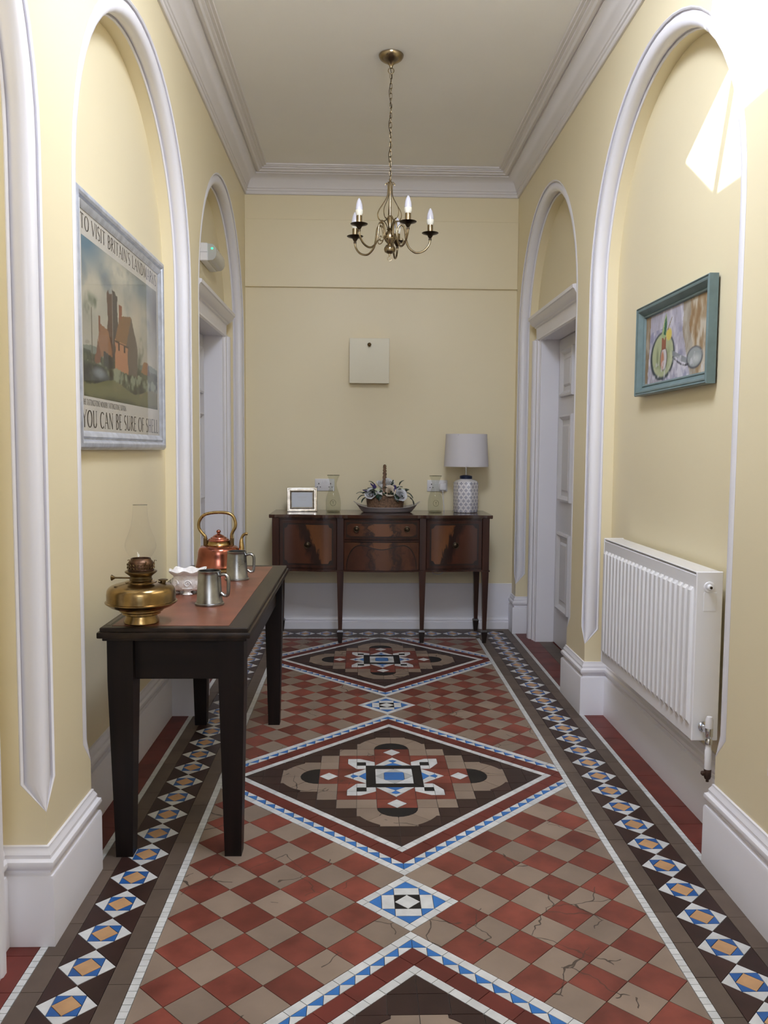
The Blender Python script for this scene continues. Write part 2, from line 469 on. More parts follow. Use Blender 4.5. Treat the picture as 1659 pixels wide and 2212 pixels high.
# ------------------------------------------------------------------ doors
def doorcase(s, k, n):
    c, h = door_of(s, k); x0 = XW[s]+s*REC; A = 0.137
    sd = 'right' if s > 0 else 'left'
    prof = [(0.0, 0.0), (0.0, .028), (.014, .030), (.020, .036), (.026, .036), (.030, .030), (.046, .032), (.050, .042), (.074, .044), (.078, .036), (.084, .036), (.088, .050), (.098, .060), (.112, .058), (.118, .062), (.137, .062), (.137, 0)]
    mb = MB()
    for sg in (-1, 1):
        ed = c + sg*h
        rows = [[(x0 - s*p, ed + sg*a, z) for a, p in prof] for z in (0.0, DH+0.005)]
        mb.grid(rows)
    hd = [(DH-.004, 0), (DH-.004, .034), (DH+.004, .044), (DH+.016, .044), (DH+.022, .032), (DH+.026, .034), (DH+.088, .036), (DH+.092, .046), (DH+.100, .050), (DH+.104, .062), (DH+.118, .076), (DH+.138, .086), (DH+.142, .094), (DH+.160, .096), (DH+.164, .080), (DH+.168, 0)]
    y0, y1 = c-h-A, c+h+A
    rows = [[(x0, y0, z) for z, p in hd], [(x0-s*p, y0 - 0.0*p, z) for z, p in hd], [(x0-s*p, y1, z) for z, p in hd], [(x0, y1, z) for z, p in hd]]
    mb.grid(rows)
    # lining of the opening
    dp = 0.095
    for sg in (-1, 1):
        ed = c+sg*h
        mb.box(*sorted((x0, x0+s*(dp+0.08))), *sorted((ed, ed+sg*0.02)), 0, DH)
        mb.box(*sorted((x0+s*(dp+0.046), x0+s*(dp+0.08))), *sorted((ed-sg*0.012, ed+sg*0.02)), 0, DH)
    mb.box(*sorted((x0, x0+s*(dp+0.08))), c-h-.02, c+h+.02, DH, DH+.02)
    struct(mb.build('trim_%d' % (3+n), M['trim'], smooth=35), 'white moulded doorcase with cornice in the %s wall, %s' % (sd, 'beside the camera' if k == 0 else 'by the end wall'))
    xf = x0+s*(dp+0.002)      # face of the door leaf
    mb = MB(); mb.box(*sorted((xf, xf+s*0.042)), c-h+.003, c+h-.003, 0.006, DH-.003)
    d = mb.build('door_%d' % n, M['door'])
    struct(d, 'pale grey panelled door in the %s wall, %s' % (sd, 'beside the camera' if k == 0 else 'by the end wall'))
    for (z0, z1) in ((.258, .787), (.994, 1.571), (1.687, 2.005)):
        for sg in (-1, 1):
            a0 = c + sg*0.048; a1 = c + sg*(h-0.105)
            a0, a1 = sorted((a0, a1))
            rows = []
            for ins, pr in ((0, 0.0005), (.004, .020), (.016, .023), (.026, .014), (.036, .004), (.038, .0015), (.066, .0015), (.080, .012)):
                rows.append([(xf-s*pr, a0+ins, z0+ins), (xf-s*pr, a1-ins, z0+ins), (xf-s*pr, a1-ins, z1-ins), (xf-s*pr, a0+ins, z1-ins)])
            q = MB().grid(rows, closed_u=True); nn = len(q.v)
            q.f.append((nn-4, nn-3, nn-2, nn-1))
            q.build('panel', M['door'], d, fix=True)
    kz = MB().lathe([(.0, -.0), (.026, 0), (.026, .006), (.010, .010), (.009, .035), (.022, .045), (.028, .058), (.022, .070), (.0, .075)], 20)
    kn = kz.build('door_knob', MM['brass'], d, smooth=40, loc=(xf, c-h+.065, 1.0))
    kn.rotation_euler = (0, -s*PI/2, 0)
MM = {}
MM['brass'] = mat('aged_brass', (0.42, 0.29, 0.12), 0.26, 1.0, var=0.3, vscale=14, rvar=0.08)
doorcase(1, 2, 1); doorcase(-1, 2, 2); doorcase(-1, 0, 3)

# ------------------------------------------------------------------ floor: every tile a piece of its own
floor = MB().add([(-1.75, YR-0.1, -0.004), (1.75, YR-0.1, -0.004), (1.75, YB+0.1, -0.004), (-1.75, YB+0.1, -0.004)], [(0, 1, 2, 3)]).build('floor', M['grout'])
struct(floor, 'patterned tiled hall floor')
TILES = {}      # name -> list of (material key, polygon)
def clip(poly, nx, ny, c):
    """keep the part of poly with nx*x+ny*y <= c"""
    out = []; n = len(poly)
    for i in range(n):
        p, q = poly[i], poly[(i+1) % n]
        dp = nx*p[0]+ny*p[1]-c; dq = nx*q[0]+ny*q[1]-c
        if dp <= 1e-9: out.append(p)
        if (dp < -1e-9 and dq > 1e-9) or (dp > 1e-9 and dq < -1e-9):
            t_ = dp/(dp-dq); out.append((p[0]+(q[0]-p[0])*t_, p[1]+(q[1]-p[1])*t_))
    return out
def area(poly):
    return 0.5*sum(poly[i][0]*poly[(i+1) % len(poly)][1]-poly[(i+1) % len(poly)][0]*poly[i][1] for i in range(len(poly)))
UL = 4.5; VB = 22.66                       # inner field in units of D
def tile(name, mk, poly, field=False):
    """poly in units of D"""
    if field:
        for c in ((1, 0, UL), (-1, 0, UL), (0, 1, VB)):
            poly = clip(poly, *c)
            if len(poly) < 3: return
    a = area(poly)
    if abs(a) < 0.0012: return
    if a < 0: poly = poly[::-1]
    TILES.setdefault(name, []).append((mk, poly))
VMIN = -30.0
# chequer field and small diamonds
for k in range(-2, 3):
    vc = 12.5*k
    for i in range(-10, 11):
        for j in range(-13, 14):
            if (i+j) % 2 == 0: continue
            u, v = i/2, vc+j/2
            if v < VMIN or abs(j/2) > 6.25: continue
            if abs(i/2)+abs(j/2) < 1.0 - 1e-6: continue              # small diamond
            if any(abs(u)+abs(v-(vc+sg*6.25)) < 5.25 for sg in (-1, 1)): continue
            h = 0.5
            sq = [(u-h, v), (u, v-h), (u+h, v), (u, v+h)]
            if j % 2 == 0: tile('buff_square_tile', 'buff', sq, True)
            else: tile('red_square_tile', 'red', sq, True)
def dia(c, r, a):    # corner of a diamond ring, a = 0..3 quarter turns from +u
    return (c[0]+r*(1, 0, -1, 0)[a % 4], c[1]+r*(0, 1, 0, -1)[a % 4])
def ring(c, r0, r1, n, name, mk):
    """diamond band between half diagonals r0 < r1, n pieces a side plus corner squares"""
    w_ = r1-r0
    for a in range(4):
        A0 = Vector(dia(c, r0, a)); A1 = Vector(dia(c, r1, a)); B0 = Vector(dia(c, r0, a+1)); B1 = Vector(dia(c, r1, a+1))
        e = (B1-A1).normalized(); L = (B0-A0).length; th = w_/math.sqrt(2); nn = Vector((e.y, -e.x))*th
        # corner square
        tile(name, mk, [tuple(A0), tuple(A0+nn), tuple(A1), tuple(A0+Vector(((Vector(dia(c, r1, a+3))-A1).normalized().y*-1, (Vector(dia(c, r1, a+3))-A1).normalized().x))*th)], True)
        for q in range(n):
            p0 = A0+e*(L*q/n); p1 = A0+e*(L*(q+1)/n)
            tile(name, mk, [tuple(p0), tuple(p0+nn), tuple(p1+nn), tuple(p1)], True)
def quad4(c, pts, name, mk):
    for a in range(4):
        ca, sa = (1, 0, -1, 0)[a], (0, 1, 0, -1)[a]
        tile(name, mk, [(c[0]+x*ca-y*sa, c[1]+x*sa+y*ca) for x, y in pts], True)
def sqr(c, x0, x1, y0, y1): return [(c[0]+x0, c[1]+y0), (c[0]+x1, c[1]+y0), (c[0]+x1, c[1]+y1), (c[0]+x0, c[1]+y1)]
for k in range(-2, 2):
    c = (0.0, 12.5*k)
    ring(c, 0.75, 1.0, 3, 'white_edging_tile', 'white')
    quad4(c, [(.5, -.25), (.75, 0), (.5, .25)], 'blue_inlay_tile', 'blue')
    quad4(c, [(.25, .25), (.5, .25), (.25, .5)], 'blue_inlay_tile', 'blue')
    quad4(c, [(.25, -.25), (.5, -.25), (.5, .25), (.25, .25)], 'white_inlay_tile', 'white')
    tile('white_inlay_tile', 'white', [(c[0]+.25, c[1]), (c[0], c[1]+.25), (c[0]-.25, c[1]), (c[0], c[1]-.25)])
    quad4(c, [(.25, 0), (.25, .25), (0, .25)], 'black_inlay_tile', 'black')
# large diamonds
for k in range(-2, 2):
    c = (0.0, 6.25+12.5*k)
    ring(c, 5.0, 5.25, 20, 'white_edging_tile', 'white')
    ring(c, 4.25, 4.75, 9, 'red_band_tile', 'deepred')
    ring(c, 4.0, 4.25, 16, 'white_edging_tile', 'white')
    for q in range(20):
        t_ = .25*q
        quad4(c, [(t_, 5-t_), (t_, 4.75-t_), (t_+.25, 4.75-t_)], 'blue_triangle_tile', 'blue')
        if q < 19: quad4(c, [(t_, 4.75-t_), (t_+.25, 4.5-t_), (t_+.25, 4.75-t_)], 'white_triangle_tile', 'white')
    # centre: blue square, grey triangles, white corners, black frame
    tile('blue_inlay_tile', 'blue', [(c[0]+x, c[1]+y) for x, y in ((.27, -.23), (.27, .23), (.23, .27), (-.23, .27), (-.27, .23), (-.27, -.23), (-.23, -.27), (.23, -.27))])
    quad4(c, [(.27, -.23), (.5, 0), (.27, .23)], 'grey_inlay_tile', 'grey')
    quad4(c, [(.5, 0), (.5, .5), (0, .5)], 'white_inlay_tile', 'white')
    quad4(c, [(.5, -.5), (.75, -.75), (.75, .75), (.5, .5)], 'black_inlay_tile', 'black')
    # star arms
    quad4(c, [(.75, -.25), (.95, 0), (.75, .25)], 'blue_inlay_tile', 'blue')
    quad4(c, [(.95, 0), (1.1, -.12), (1.17, 0), (1.1, .12)], 'blue_inlay_tile', 'blue')
    quad4(c, [(.75, .25), (.95, 0), (1.1, .12), (1.1, .208), (.75, .5)], 'white_inlay_tile', 'white')
    quad4(c, [(.75, -.25), (.75, -.5), (1.1, -.208), (1.1, -.12), (.95, 0)], 'white_inlay_tile', 'white')
    quad4(c, [(1.1, -.208), (1.35, 0), (1.1, .208), (1.1, .12), (1.17, 0), (1.1, -.12)], 'white_inlay_tile', 'white')
    quad4(c, [(.75, .5), (1.0, .5), (1.0, .75), (.75, .75)], 'white_inlay_tile', 'white')
    quad4(c, [(.5, .75), (.75, .75), (.75, 1.0), (.5, 1.0)], 'white_inlay_tile', 'white')
    quad4(c, [(.75, .75), (1, .75), (1, 1), (.75, 1)], 'black_inlay_tile', 'black')
    quad4(c, [(1, .5), (1.25, .90), (1.25, 1.0), (1, 1.0)], 'white_inlay_tile', 'white')
    quad4(c, [(.5, 1), (1, 1), (1, 1.25), (.90, 1.25)], 'white_inlay_tile', 'white')
    quad4(c, [(1, 1), (1.25, 1), (1.25, 1.25), (1, 1.25)], 'white_inlay_tile', 'white')
    # red ground of the star
    quad4(c, [(.75, .5), (1.35, 0), (1.5, 0), (1.5, .5), (1.0, .5)], 'red_inlay_tile', 'red')
    quad4(c, [(1.0, -.5), (1.5, -.5), (1.5, 0), (1.35, 0), (.75, -.5)], 'red_inlay_tile', 'red')
    quad4(c, [(1, .5), (1.5, .5), (1.5, 1.0), (1.25, 1.0), (1.25, .90)], 'red_inlay_tile', 'red')
    quad4(c, [(.5, 1.0), (.90, 1.25), (1.0, 1.25), (1.0, 1.5), (.5, 1.5)], 'red_inlay_tile', 'red')
    quad4(c, [(1.25, 1.0), (1.5, 1.0), (1.5, 1.5), (1.0, 1.5), (1.0, 1.25), (1.25, 1.25)], 'red_inlay_tile', 'red')
    quad4(c, [(1.5, 0), (1.75, -.25), (2, 0), (1.75, .25)], 'white_inlay_tile', 'white')
    quad4(c, [(1.5, 0), (1.75, .25), (2, 0), (2, .5), (1.5, .5)], 'red_inlay_tile', 'red')
    quad4(c, [(1.5, -.5), (2, -.5), (2, 0), (1.75, -.25), (1.5, 0)], 'red_inlay_tile', 'red')
    # lobes
    sem = [(2, -.5)] + [(2+.5*math.cos(a), .5*math.sin(a)) for a in [(-90+15*i)*PI/180 for i in range(1, 12)]] + [(2, .5)]
    quad4(c, sem, 'black_inlay_tile', 'black')
    for sg in (1, -1):
        inn = [(2+.5*math.cos(a), sg*.5*math.sin(a)) for a in [i*15*PI/180 for i in range(0, 7)]]
        for (i0, i1, outp) in ((0, 3, [(2.70, .74), (2.80, .63), (2.88, .52), (2.92, .45), (3.0, .45), (3.0, 0)]), (3, 6, [(2, 1.0), (2.45, 1.0), (2.45, .92), (2.52, .88), (2.63, .80), (2.70, .74)])):
            outer = [(x, sg*y) for x, y in outp]
            quad4(c, inn[i0:i1+1] + outer if i0 == 3 and False else inn[i0:i1+1][::1] + outer[::(-1 if i0 == 9 else 1)] if i0 == 0 and False else inn[i0:i1+1] + (outer if i0 == 0 else outer), 'buff_lobe_tile', 'buff')
        for a, b, x0, x1 in ((.5, 1.0, 1.5, 2.0), (1.0, 1.5, 1.5, 2.0)):
            quad4(c, sqr((0, 0), x0, x1, *sorted((sg*a, sg*b))), 'buff_inlay_tile', 'buff')
        # dark slivers between lobe outline and grid
        quad4(c, [(2.45, sg*1.0), (2.45, sg*.92), (2.52, sg*.88), (2.63, sg*.80), (2.70, sg*.74), (2.80, sg*.63), (2.88, sg*.52), (2.92, sg*.45), (3.0, sg*.45), (3.0, sg*1.0)], 'brown_filling_tile', 'dark')
    # dark filling on the half-D grid
    for i in range(-8, 8):
        for j in range(-8, 8):
            x, y = (i+.5)*.5, (j+.5)*.5
            ax, ay = max(abs(x), abs(y)), min(abs(x), abs(y))
            if ax < 1.5 or (ax < 2.0 and ay < 1.5) or (ax < 3.0 and ay < 1.0): continue
            if abs(x)+abs(y)-0.5 >= 4.0: continue
            p = sqr(c, i*.5, i*.5+.5, j*.5, j*.5+.5)
            for sx in (-1, 1):
                for sy in (-1, 1): p = clip(p, sx, sy, 4.0+sy*c[1]) if len(p) > 2 else p
            if len(p) > 2: tile('brown_filling_tile', 'dark', p, True)
# border: white line, brown band, patterned squares, brown band, white line, red
def strip(name, mk, u0, u1, v0, v1, ln, along='v'):
    a0, a1 = (v0, v1) if along == 'v' else (u0, u1)
    n = max(1, round((a1-a0)/ln)); st = (a1-a0)/n
    for i in range(n):
        p, q = a0+i*st, a0+(i+1)*st
        tile(name, mk, sqr((0, 0), u0, u1, p, q) if along == 'v' else sqr((0, 0), p, q, v0, v1))
W0, W1, B0_, B1_, G1, W2, W3 = 4.5, 4.66, 4.66, 5.03, 6.00, 6.37, 6.51
VL1, VBr, VM1, VW = 22.82, 23.19, 24.17, 24.80
def motif(c, r):
    quad4f = lambda pts, nm, mk: [tile(nm, mk, [(c[0]+x*ca-y*sa, c[1]+x*sa+y*ca) for x, y in pts]) for ca, sa in ((1, 0), (0, 1), (-1, 0), (0, -1))]
    h = r/2
    quad4f([(r, 0), (h, h), (h, -h)], 'white_border_triangle', 'white')
    quad4f([(h, 0), (h, h), (0, h)], 'blue_border_triangle', 'navy')
    tile('tan_border_square', 'orange', [(c[0]+h, c[1]), (c[0], c[1]+h), (c[0]-h, c[1]), (c[0], c[1]-h)])
vT = 23.68
for sg in (1, -1):
    def S(name, mk, a, b, v0, v1, ln): strip(name, mk, *(sorted((sg*a, sg*b))), v0, v1, ln)
    S('white_line_tile', 'white', W0, W1, VMIN, VL1, 0.165)
    S('brown_band_tile', 'brown', B0_, B1_, VMIN, VBr, 0.98)
    S('brown_band_tile', 'brown', G1, W2, VMIN, VW, 0.98)
    S('white_line_tile', 'white', W2, W3, VMIN, VW, 0.165)
    S('red_border_tile', 'deepred', W3, 7.28, VMIN, VW, 0.98)
    pit = 0.9717 if sg > 0 else 0.9858
    uc = sg*(B1_+G1)/2; r = pit/2; ru = (G1-B1_)/2
    n = 55
    for i in range(n):
        v = vT - pit*i
        motif((uc, v), ru)
        for s2 in (-1, 1):
            tile('dark_border_triangle', 'dark', [(uc, v-r+r-pit/2+0), (uc+s2*ru, v-pit), (uc+s2*ru, v)])
    # doorway and door recess
    S('brown_threshold_tile', 'brown', 7.28, 7.90, 13.9, 24.0, 0.98)
    S('red_border_tile', 'deepred', 7.90, 8.60, 13.9, 24.0, 0.98)
strip('white_line_tile', 'white', -W1, W1, VB, VL1, 0.165, 'u')
strip('brown_band_tile', 'brown', -B1_, B1_, VL1, VBr, 0.98, 'u')
strip('brown_band_tile', 'brown', -6.37, 6.37, VM1, VW, 0.98, 'u')
pit = 2*5.515/11
for i in range(1, 11):
    u = -5.515+pit*i
    motif((u, vT), 0.487)
for i in range(11):
    u = -5.515+pit*(i+.5)
    for s2 in (-1, 1):
        tile('dark_border_triangle', 'dark', [(u, vT), (u-pit/2, vT+s2*.487), (u+pit/2, vT+s2*.487)])
GAP = 0.0009
_cache = {}
def inset(poly, g):
    n = len(poly); out = []
    for i in range(n):
        p0, p1, p2 = Vector(poly[i-1]), Vector(poly[i]), Vector(poly[(i+1) % n])
        a = (p1-p0); b = (p2-p1)
        if a.length < 1e-7 or b.length < 1e-7: out.append(tuple(p1)); continue
        a.normalize(); b.normalize()
        na = Vector((-a.y, a.x)); nb = Vector((-b.y, b.x)); dd = 1+na.dot(nb)
        off = (na+nb)/max(dd, 0.35)
        out.append(tuple(p1+off*g))
    return out
def tile_mesh(mk, poly):
    key = (mk, tuple((round(x, 4), round(y, 4)) for x, y in poly))
    if key in _cache: return _cache[key]
    q = inset(poly, GAP)
    if area(q) < 1e-6: q = poly
    n = len(q)
    me = bpy.data.meshes.new('tile')
    me.from_pydata([(x, y, 0) for x, y in q] + [(x, y, -0.006) for x, y in q], [], [tuple(range(n))] + [(i, n+i, n+(i+1) % n, (i+1) % n) for i in range(n)])
    me.materials.append(T[mk]); me.update()
    _cache[key] = me
    return me
camx, camy = -0.147, -2.373
rnd = random.Random(3)
for name, lst in TILES.items():
    items = []
    for mk, poly in lst:
        pm = [(x*D, y*D) for x, y in poly]
        cx = sum(p[0] for p in pm)/len(pm); cy = sum(p[1] for p in pm)/len(pm)
        vis = -0.90 < cy < 3.8 and abs(cx) < 1.25
        d2 = (cx-camx)**2+(cy-camy)**2
        items.append((0 if vis else 1, d2, mk, pm, cx, cy))
    items.sort(key=lambda q: (q[0], q[1]))
    keep = [q for q in items if q[0] == 0][:300]
    # tiles too far away to pick apart (about 10 pixels) stay one joined piece
    lim = {'white_line_tile': 4.0, 'white_edging_tile': 6.0}.get(name, 99)
    keep = [q for q in keep if math.sqrt(q[1]) < lim]
    ks = set(id(q) for q in keep)
    for q in keep:
        rel = [(x-q[4], y-q[5]) for x, y in q[3]]
        o = bpy.data.objects.new(name, tile_mesh(q[2], rel)); COL.objects.link(o)
        o.parent = floor; o.location = (q[4], q[5], -rnd.random()*0.0005)
    rest = [q for q in items if id(q) not in ks]
    if rest:
        mb = MB()
        for q in rest:
            p = inset(q[3], GAP)
            if area(p) < 1e-6: p = q[3]
            n = len(p)
            mb.add([(x, y, 0) for x, y in p] + [(x, y, -0.006) for x, y in p], [tuple(range(n))] + [(i, n+i, n+(i+1) % n, (i+1) % n) for i in range(n)])
        o = mb.build(name + '_run', T[rest[0][2]], floor)
        o['kind'] = 'stuff'

# ------------------------------------------------------------------ more materials
MM['mahogany'] = wood('dark_mahogany', (0.026, 0.009, 0.006), (0.058, 0.019, 0.010), 0.30, 'z', coat=0.1)
MM['mahogany_x'] = wood('dark_mahogany_top', (0.036, 0.013, 0.008), (0.075, 0.026, 0.014), 0.20, 'x', coat=0.5)
MM['mahogany_edge'] = mat('black_stringing', (0.014, 0.007, 0.005), 0.3)
MM['oak'] = wood('blackened_oak', (0.006, 0.0035, 0.003), (0.013, 0.0075, 0.006), 0.42, 'z', coat=0.0, spec=0.25)
MM['oak_y'] = wood('worn_oak_top', (0.013, 0.0085, 0.006), (0.032, 0.020, 0.013), 0.36, 'y', coat=0.0, spec=0.25)
MM['oak_x'] = wood('blackened_oak_rail', (0.006, 0.0035, 0.003), (0.014, 0.008, 0.006), 0.42, 'x', coat=0.0, spec=0.25)
MM['leather'] = mat('red_brown_leather', (0.190, 0.062, 0.034), 0.36, var=0.22, vscale=9, bump=0.08, bscale=160)
MM['copper'] = mat('worn_copper', (0.36, 0.125, 0.085), 0.20, 1.0, var=0.25, vscale=16, rvar=0.07)
MM['brass_lamp'] = mat('tarnished_brass', (0.31, 0.205, 0.085), 0.22, 1.0, var=0.35, vscale=18, rvar=0.08)
MM['brass_dark'] = mat('dark_brass', (0.15, 0.10, 0.045), 0.36, 1.0, var=0.4, vscale=25)
MM['burner'] = mat('brown_burner_metal', (0.12, 0.068, 0.042), 0.42, 1.0, var=0.4, vscale=40)
MM['antique'] = mat('antique_brass', (0.30, 0.235, 0.145), 0.24, 1.0, var=0.3, vscale=30)
MM['antique_dark'] = mat('antique_brass_dark', (0.07, 0.052, 0.034), 0.32, 1.0, var=0.3, vscale=30)
MM['pewter'] = mat('dull_pewter', (0.33, 0.33, 0.32), 0.30, 1.0, var=0.3, vscale=16, rvar=0.08)
MM['pewter_in'] = mat('dark_pewter_inside', (0.10, 0.10, 0.10), 0.45, 1.0, var=0.2, vscale=20)
MM['china'] = mat('white_glazed_china', (0.80, 0.79, 0.79), 0.16, coat=0.3)
MM['relief'] = mat('white_china_relief', (0.78, 0.75, 0.74), 0.25, var=0.10, vscale=60, bump=0.9, bscale=70)
MM['greychina'] = mat('grey_white_dish', (0.50, 0.48, 0.50), 0.22, coat=0.3)
MM['silver'] = mat('silver_gilt_frame', (0.62, 0.57, 0.49), 0.30, 1.0, var=0.25, vscale=40)
MM['silverpaint'] = mat('silver_painted_wood', (0.52, 0.55, 0.62), 0.34, 0.35, var=0.16, vscale=22, bump=0.1, bscale=40)
MM['teal'] = mat('grey_teal_frame_paint', (0.130, 0.190, 0.195), 0.38, var=0.10, vscale=20)
MM['radiator'] = mat('white_radiator_enamel', (0.82, 0.82, 0.84), 0.25, coat=0.3)
MM['chrome'] = mat('chrome', (0.6, 0.6, 0.62), 0.12, 1.0)
MM['plastic'] = mat('white_plastic', (0.74, 0.73, 0.75), 0.3)
MM['dimplastic'] = mat('grey_white_plastic', (0.56, 0.56, 0.58), 0.35)
MM['black'] = mat('black_slot', (0.008, 0.008, 0.008), 0.5)
MM['paper'] = mat('off_white_paper', (0.60, 0.57, 0.51), 0.5, var=0.03, vscale=4)
MM['card'] = mat('pale_blue_white_card', (0.62, 0.66, 0.72), 0.4)
MM['ink'] = mat('printing_ink', (0.045, 0.04, 0.038), 0.5)
MM['shade'] = mat('white_linen_shade', (0.66, 0.64, 0.66), 0.8, bump=0.1, bscale=300)
MM['motif'] = mat('dark_blue_print', (0.045, 0.065, 0.17), 0.25)
MM['navy'] = mat('navy_collar', (0.008, 0.014, 0.045), 0.3)
MM['jar'] = mat('white_ceramic_jar', (0.72, 0.70, 0.71), 0.2, coat=0.3)
MM['wicker'] = mat('brown_wicker', (0.16, 0.090, 0.050), 0.6, var=0.45, vscale=90, bump=0.4, bscale=120)
MM['leaf'] = mat('dark_green_leaf', (0.012, 0.034, 0.020), 0.4, var=0.35, vscale=30, rand=0.4)
MM['petal'] = mat('white_petal', (0.72, 0.71, 0.70), 0.6)
MM['petal_blue'] = mat('cool_white_petal', (0.68, 0.69, 0.72), 0.6)
MM['petal_cream'] = mat('cream_petal', (0.76, 0.67, 0.55), 0.6)
MM['petal_green'] = mat('greenish_white_petal', (0.62, 0.66, 0.46), 0.6)
MM['lavender'] = mat('lavender_purple', (0.060, 0.040, 0.17), 0.7)
MM['glass'] = thin_glass('carafe_glass', (0.90, 0.91, 0.88), 0.03, 0.03)
MM['chimney'] = thin_glass('lamp_chimney_glass', (0.985, 0.985, 0.98), 0.01, 0.0)
MM['pane'] = thin_glass('picture_glass', (0.97, 0.97, 0.97), 0.02, 0.0)
MM['bulb'] = mat('frosted_bulb', (0.62, 0.62, 0.70), 0.25, coat=0.4)
MM['bulbbase'] = mat('cream_bulb_base', (0.85, 0.84, 0.74), 0.4)
MM['rust'] = mat('rusty_brass', (0.06, 0.032, 0.022), 0.6, 0.5, var=0.5, vscale=60)
MM['cream'] = mat('cream_box_paint', (0.80, 0.76, 0.60), 0.45)
def veneer(name, stops, slant=0.35):
    m, t, b = nt(name)
    tc = node(t, 'ShaderNodeTexCoord'); sp = node(t, 'ShaderNodeSeparateXYZ'); t.links.new(tc.outputs['Generated'], sp.inputs[0])
    mp = node(t, 'ShaderNodeMapping'); mp.inputs['Scale'].default_value = (7, 1, 1.6); mp.inputs['Rotation'].default_value = (0, 0.5*(1 if slant > 0 else -1), 0)
    t.links.new(tc.outputs['Generated'], mp.inputs['Vector'])
    nz = node(t, 'ShaderNodeTexNoise'); nz.inputs['Scale'].default_value = 2.2; nz.inputs['Detail'].default_value = 7; nz.inputs['Distortion'].default_value = 0.8
    t.links.new(mp.outputs['Vector'], nz.inputs['Vector'])
    a = node(t, 'ShaderNodeMath', operation='MULTIPLY_ADD'); a.inputs[1].default_value = slant; t.links.new(sp.outputs['Z'], a.inputs[0]); t.links.new(sp.outputs['X'], a.inputs[2])
    c = node(t, 'ShaderNodeMath', operation='MULTIPLY_ADD'); c.inputs[1].default_value = 0.34; t.links.new(nz.outputs['Fac'], c.inputs[0]); t.links.new(a.outputs[0], c.inputs[2])
    d = node(t, 'ShaderNodeMath', operation='SUBTRACT'); d.inputs[1].default_value = 0.17 + slant/2; t.links.new(c.outputs[0], d.inputs[0])
    rp = node(t, 'ShaderNodeValToRGB'); e = rp.color_ramp.elements
    while len(e) > 1: e.remove(e[-1])
    for i, (p, col) in enumerate(stops):
        q = e[0] if i == 0 else e.new(p)
        q.position = p; q.color = (*col, 1)
    t.links.new(d.outputs[0], rp.inputs['Fac'])
    t.links.new(rp.outputs['Color'], b.inputs['Base Color'])
    b.inputs['Roughness'].default_value = 0.28; b.inputs['Coat Weight'].default_value = 0.3; b.inputs['Coat Roughness'].default_value = 0.15
    return m
vd, vm_, vl, vo = (0.020, 0.007, 0.005), (0.060, 0.018, 0.008), (0.155, 0.056, 0.018), (0.105, 0.036, 0.013)
MM['ven_l'] = veneer('flame_veneer_light_right', [(0, vm_), (.35, (0.075, 0.022, 0.010)), (.48, vd), (.60, vd), (.66, vl), (1, vo)], 0.35)
MM['ven_r'] = veneer('flame_veneer_light_left', [(0, vo), (.30, vl), (.36, vd), (.5, vd), (.62, (0.070, 0.020, 0.010)), (1, vm_)], -0.35)
MM['ven_m'] = veneer('flame_veneer_light_middle', [(0, vm_), (.2, vo), (.30, vd), (.38, vl), (.52, vl), (.62, vl), (.68, vd), (.8, vo), (1, vm_)], 0.02)
MM['ven_d'] = veneer('flame_veneer_dark', [(0, (0.05, .016, .009)), (.25, (0.075, .024, .012)), (.34, vd), (.44, vo), (.60, vo), (.70, vd), (.85, (0.10, .034, .016)), (1, (0.05, .016, .009))], 0.02)

# ------------------------------------------------------------------ writing table
TZ = 0.765
tb = tag(empty('writing_table', (-0.731, 0.965, 0)), 'long dark oak table with tapered legs and red-brown leather top against the left wall', 'table')
hx, hy = 0.241, 0.725
mb = MB()
mb.cbox(-hx+.008, hx-.008, -hy+.008, hy-.008, TZ-.016, TZ, .003)
mb.cbox(-hx, hx, -hy, hy, TZ-.034, TZ-.014, .005, 2)
mb.cbox(-hx+.014, hx-.014, -hy+.014, hy-.014, TZ-.044, TZ-.033, .002)
top = mb.build('table_top', MM['oak_y'], tb, smooth=30)
MB().box(-hx+.040, hx-.072, -hy+.036, hy-.062, TZ, TZ+.0012).build('leather_inset', MM['leather'], top)
MB().box(-hx+.018, -hx+.030, -hy+.05, hy-.05, TZ, TZ+.0006).build('slot', MM['mahogany_edge'], top)
def leg4(mb, cx, cy, w0, w1, z0, z1):
    r0 = [(cx+sx*w0/2, cy+sy*w0/2, z0) for sx, sy in ((-1, -1), (1, -1), (1, 1), (-1, 1))]
    r1 = [(cx+sx*w1/2, cy+sy*w1/2, z1) for sx, sy in ((-1, -1), (1, -1), (1, 1), (-1, 1))]
    mb.add(r0+r1, [(3, 2, 1, 0), (4, 5, 6, 7)] + [(i, (i+1) % 4, 4+(i+1) % 4, 4+i) for i in range(4)])
    return mb
for sx in (-1, 1):
    for sy in (-1, 1):
        cx, cy = sx*(hx-.024-.041), sy*(hy-.030-.041)
        mb = MB(); leg4(mb, cx, cy, .054, .082, 0.0, TZ-.175); mb.box(cx-.041, cx+.041, cy-.041, cy+.041, TZ-.175, TZ-.044)
        mb.build('leg', MM['oak'], tb)
for sy in (-1, 1):
    y = sy*(hy-.071)
    MB().cbox(-hx+.10, hx-.10, y-.014, y+.014, TZ-.178, TZ-.044, .003).build('apron', MM['oak_x'], tb)
for sx in (-1, 1):
    x = sx*(hx-.065)
    MB().cbox(x-.014, x+.014, -hy+.108, hy-.108, TZ-.178, TZ-.044, .003).build('apron', MM['oak_y'], tb)
ZT = TZ+.0012

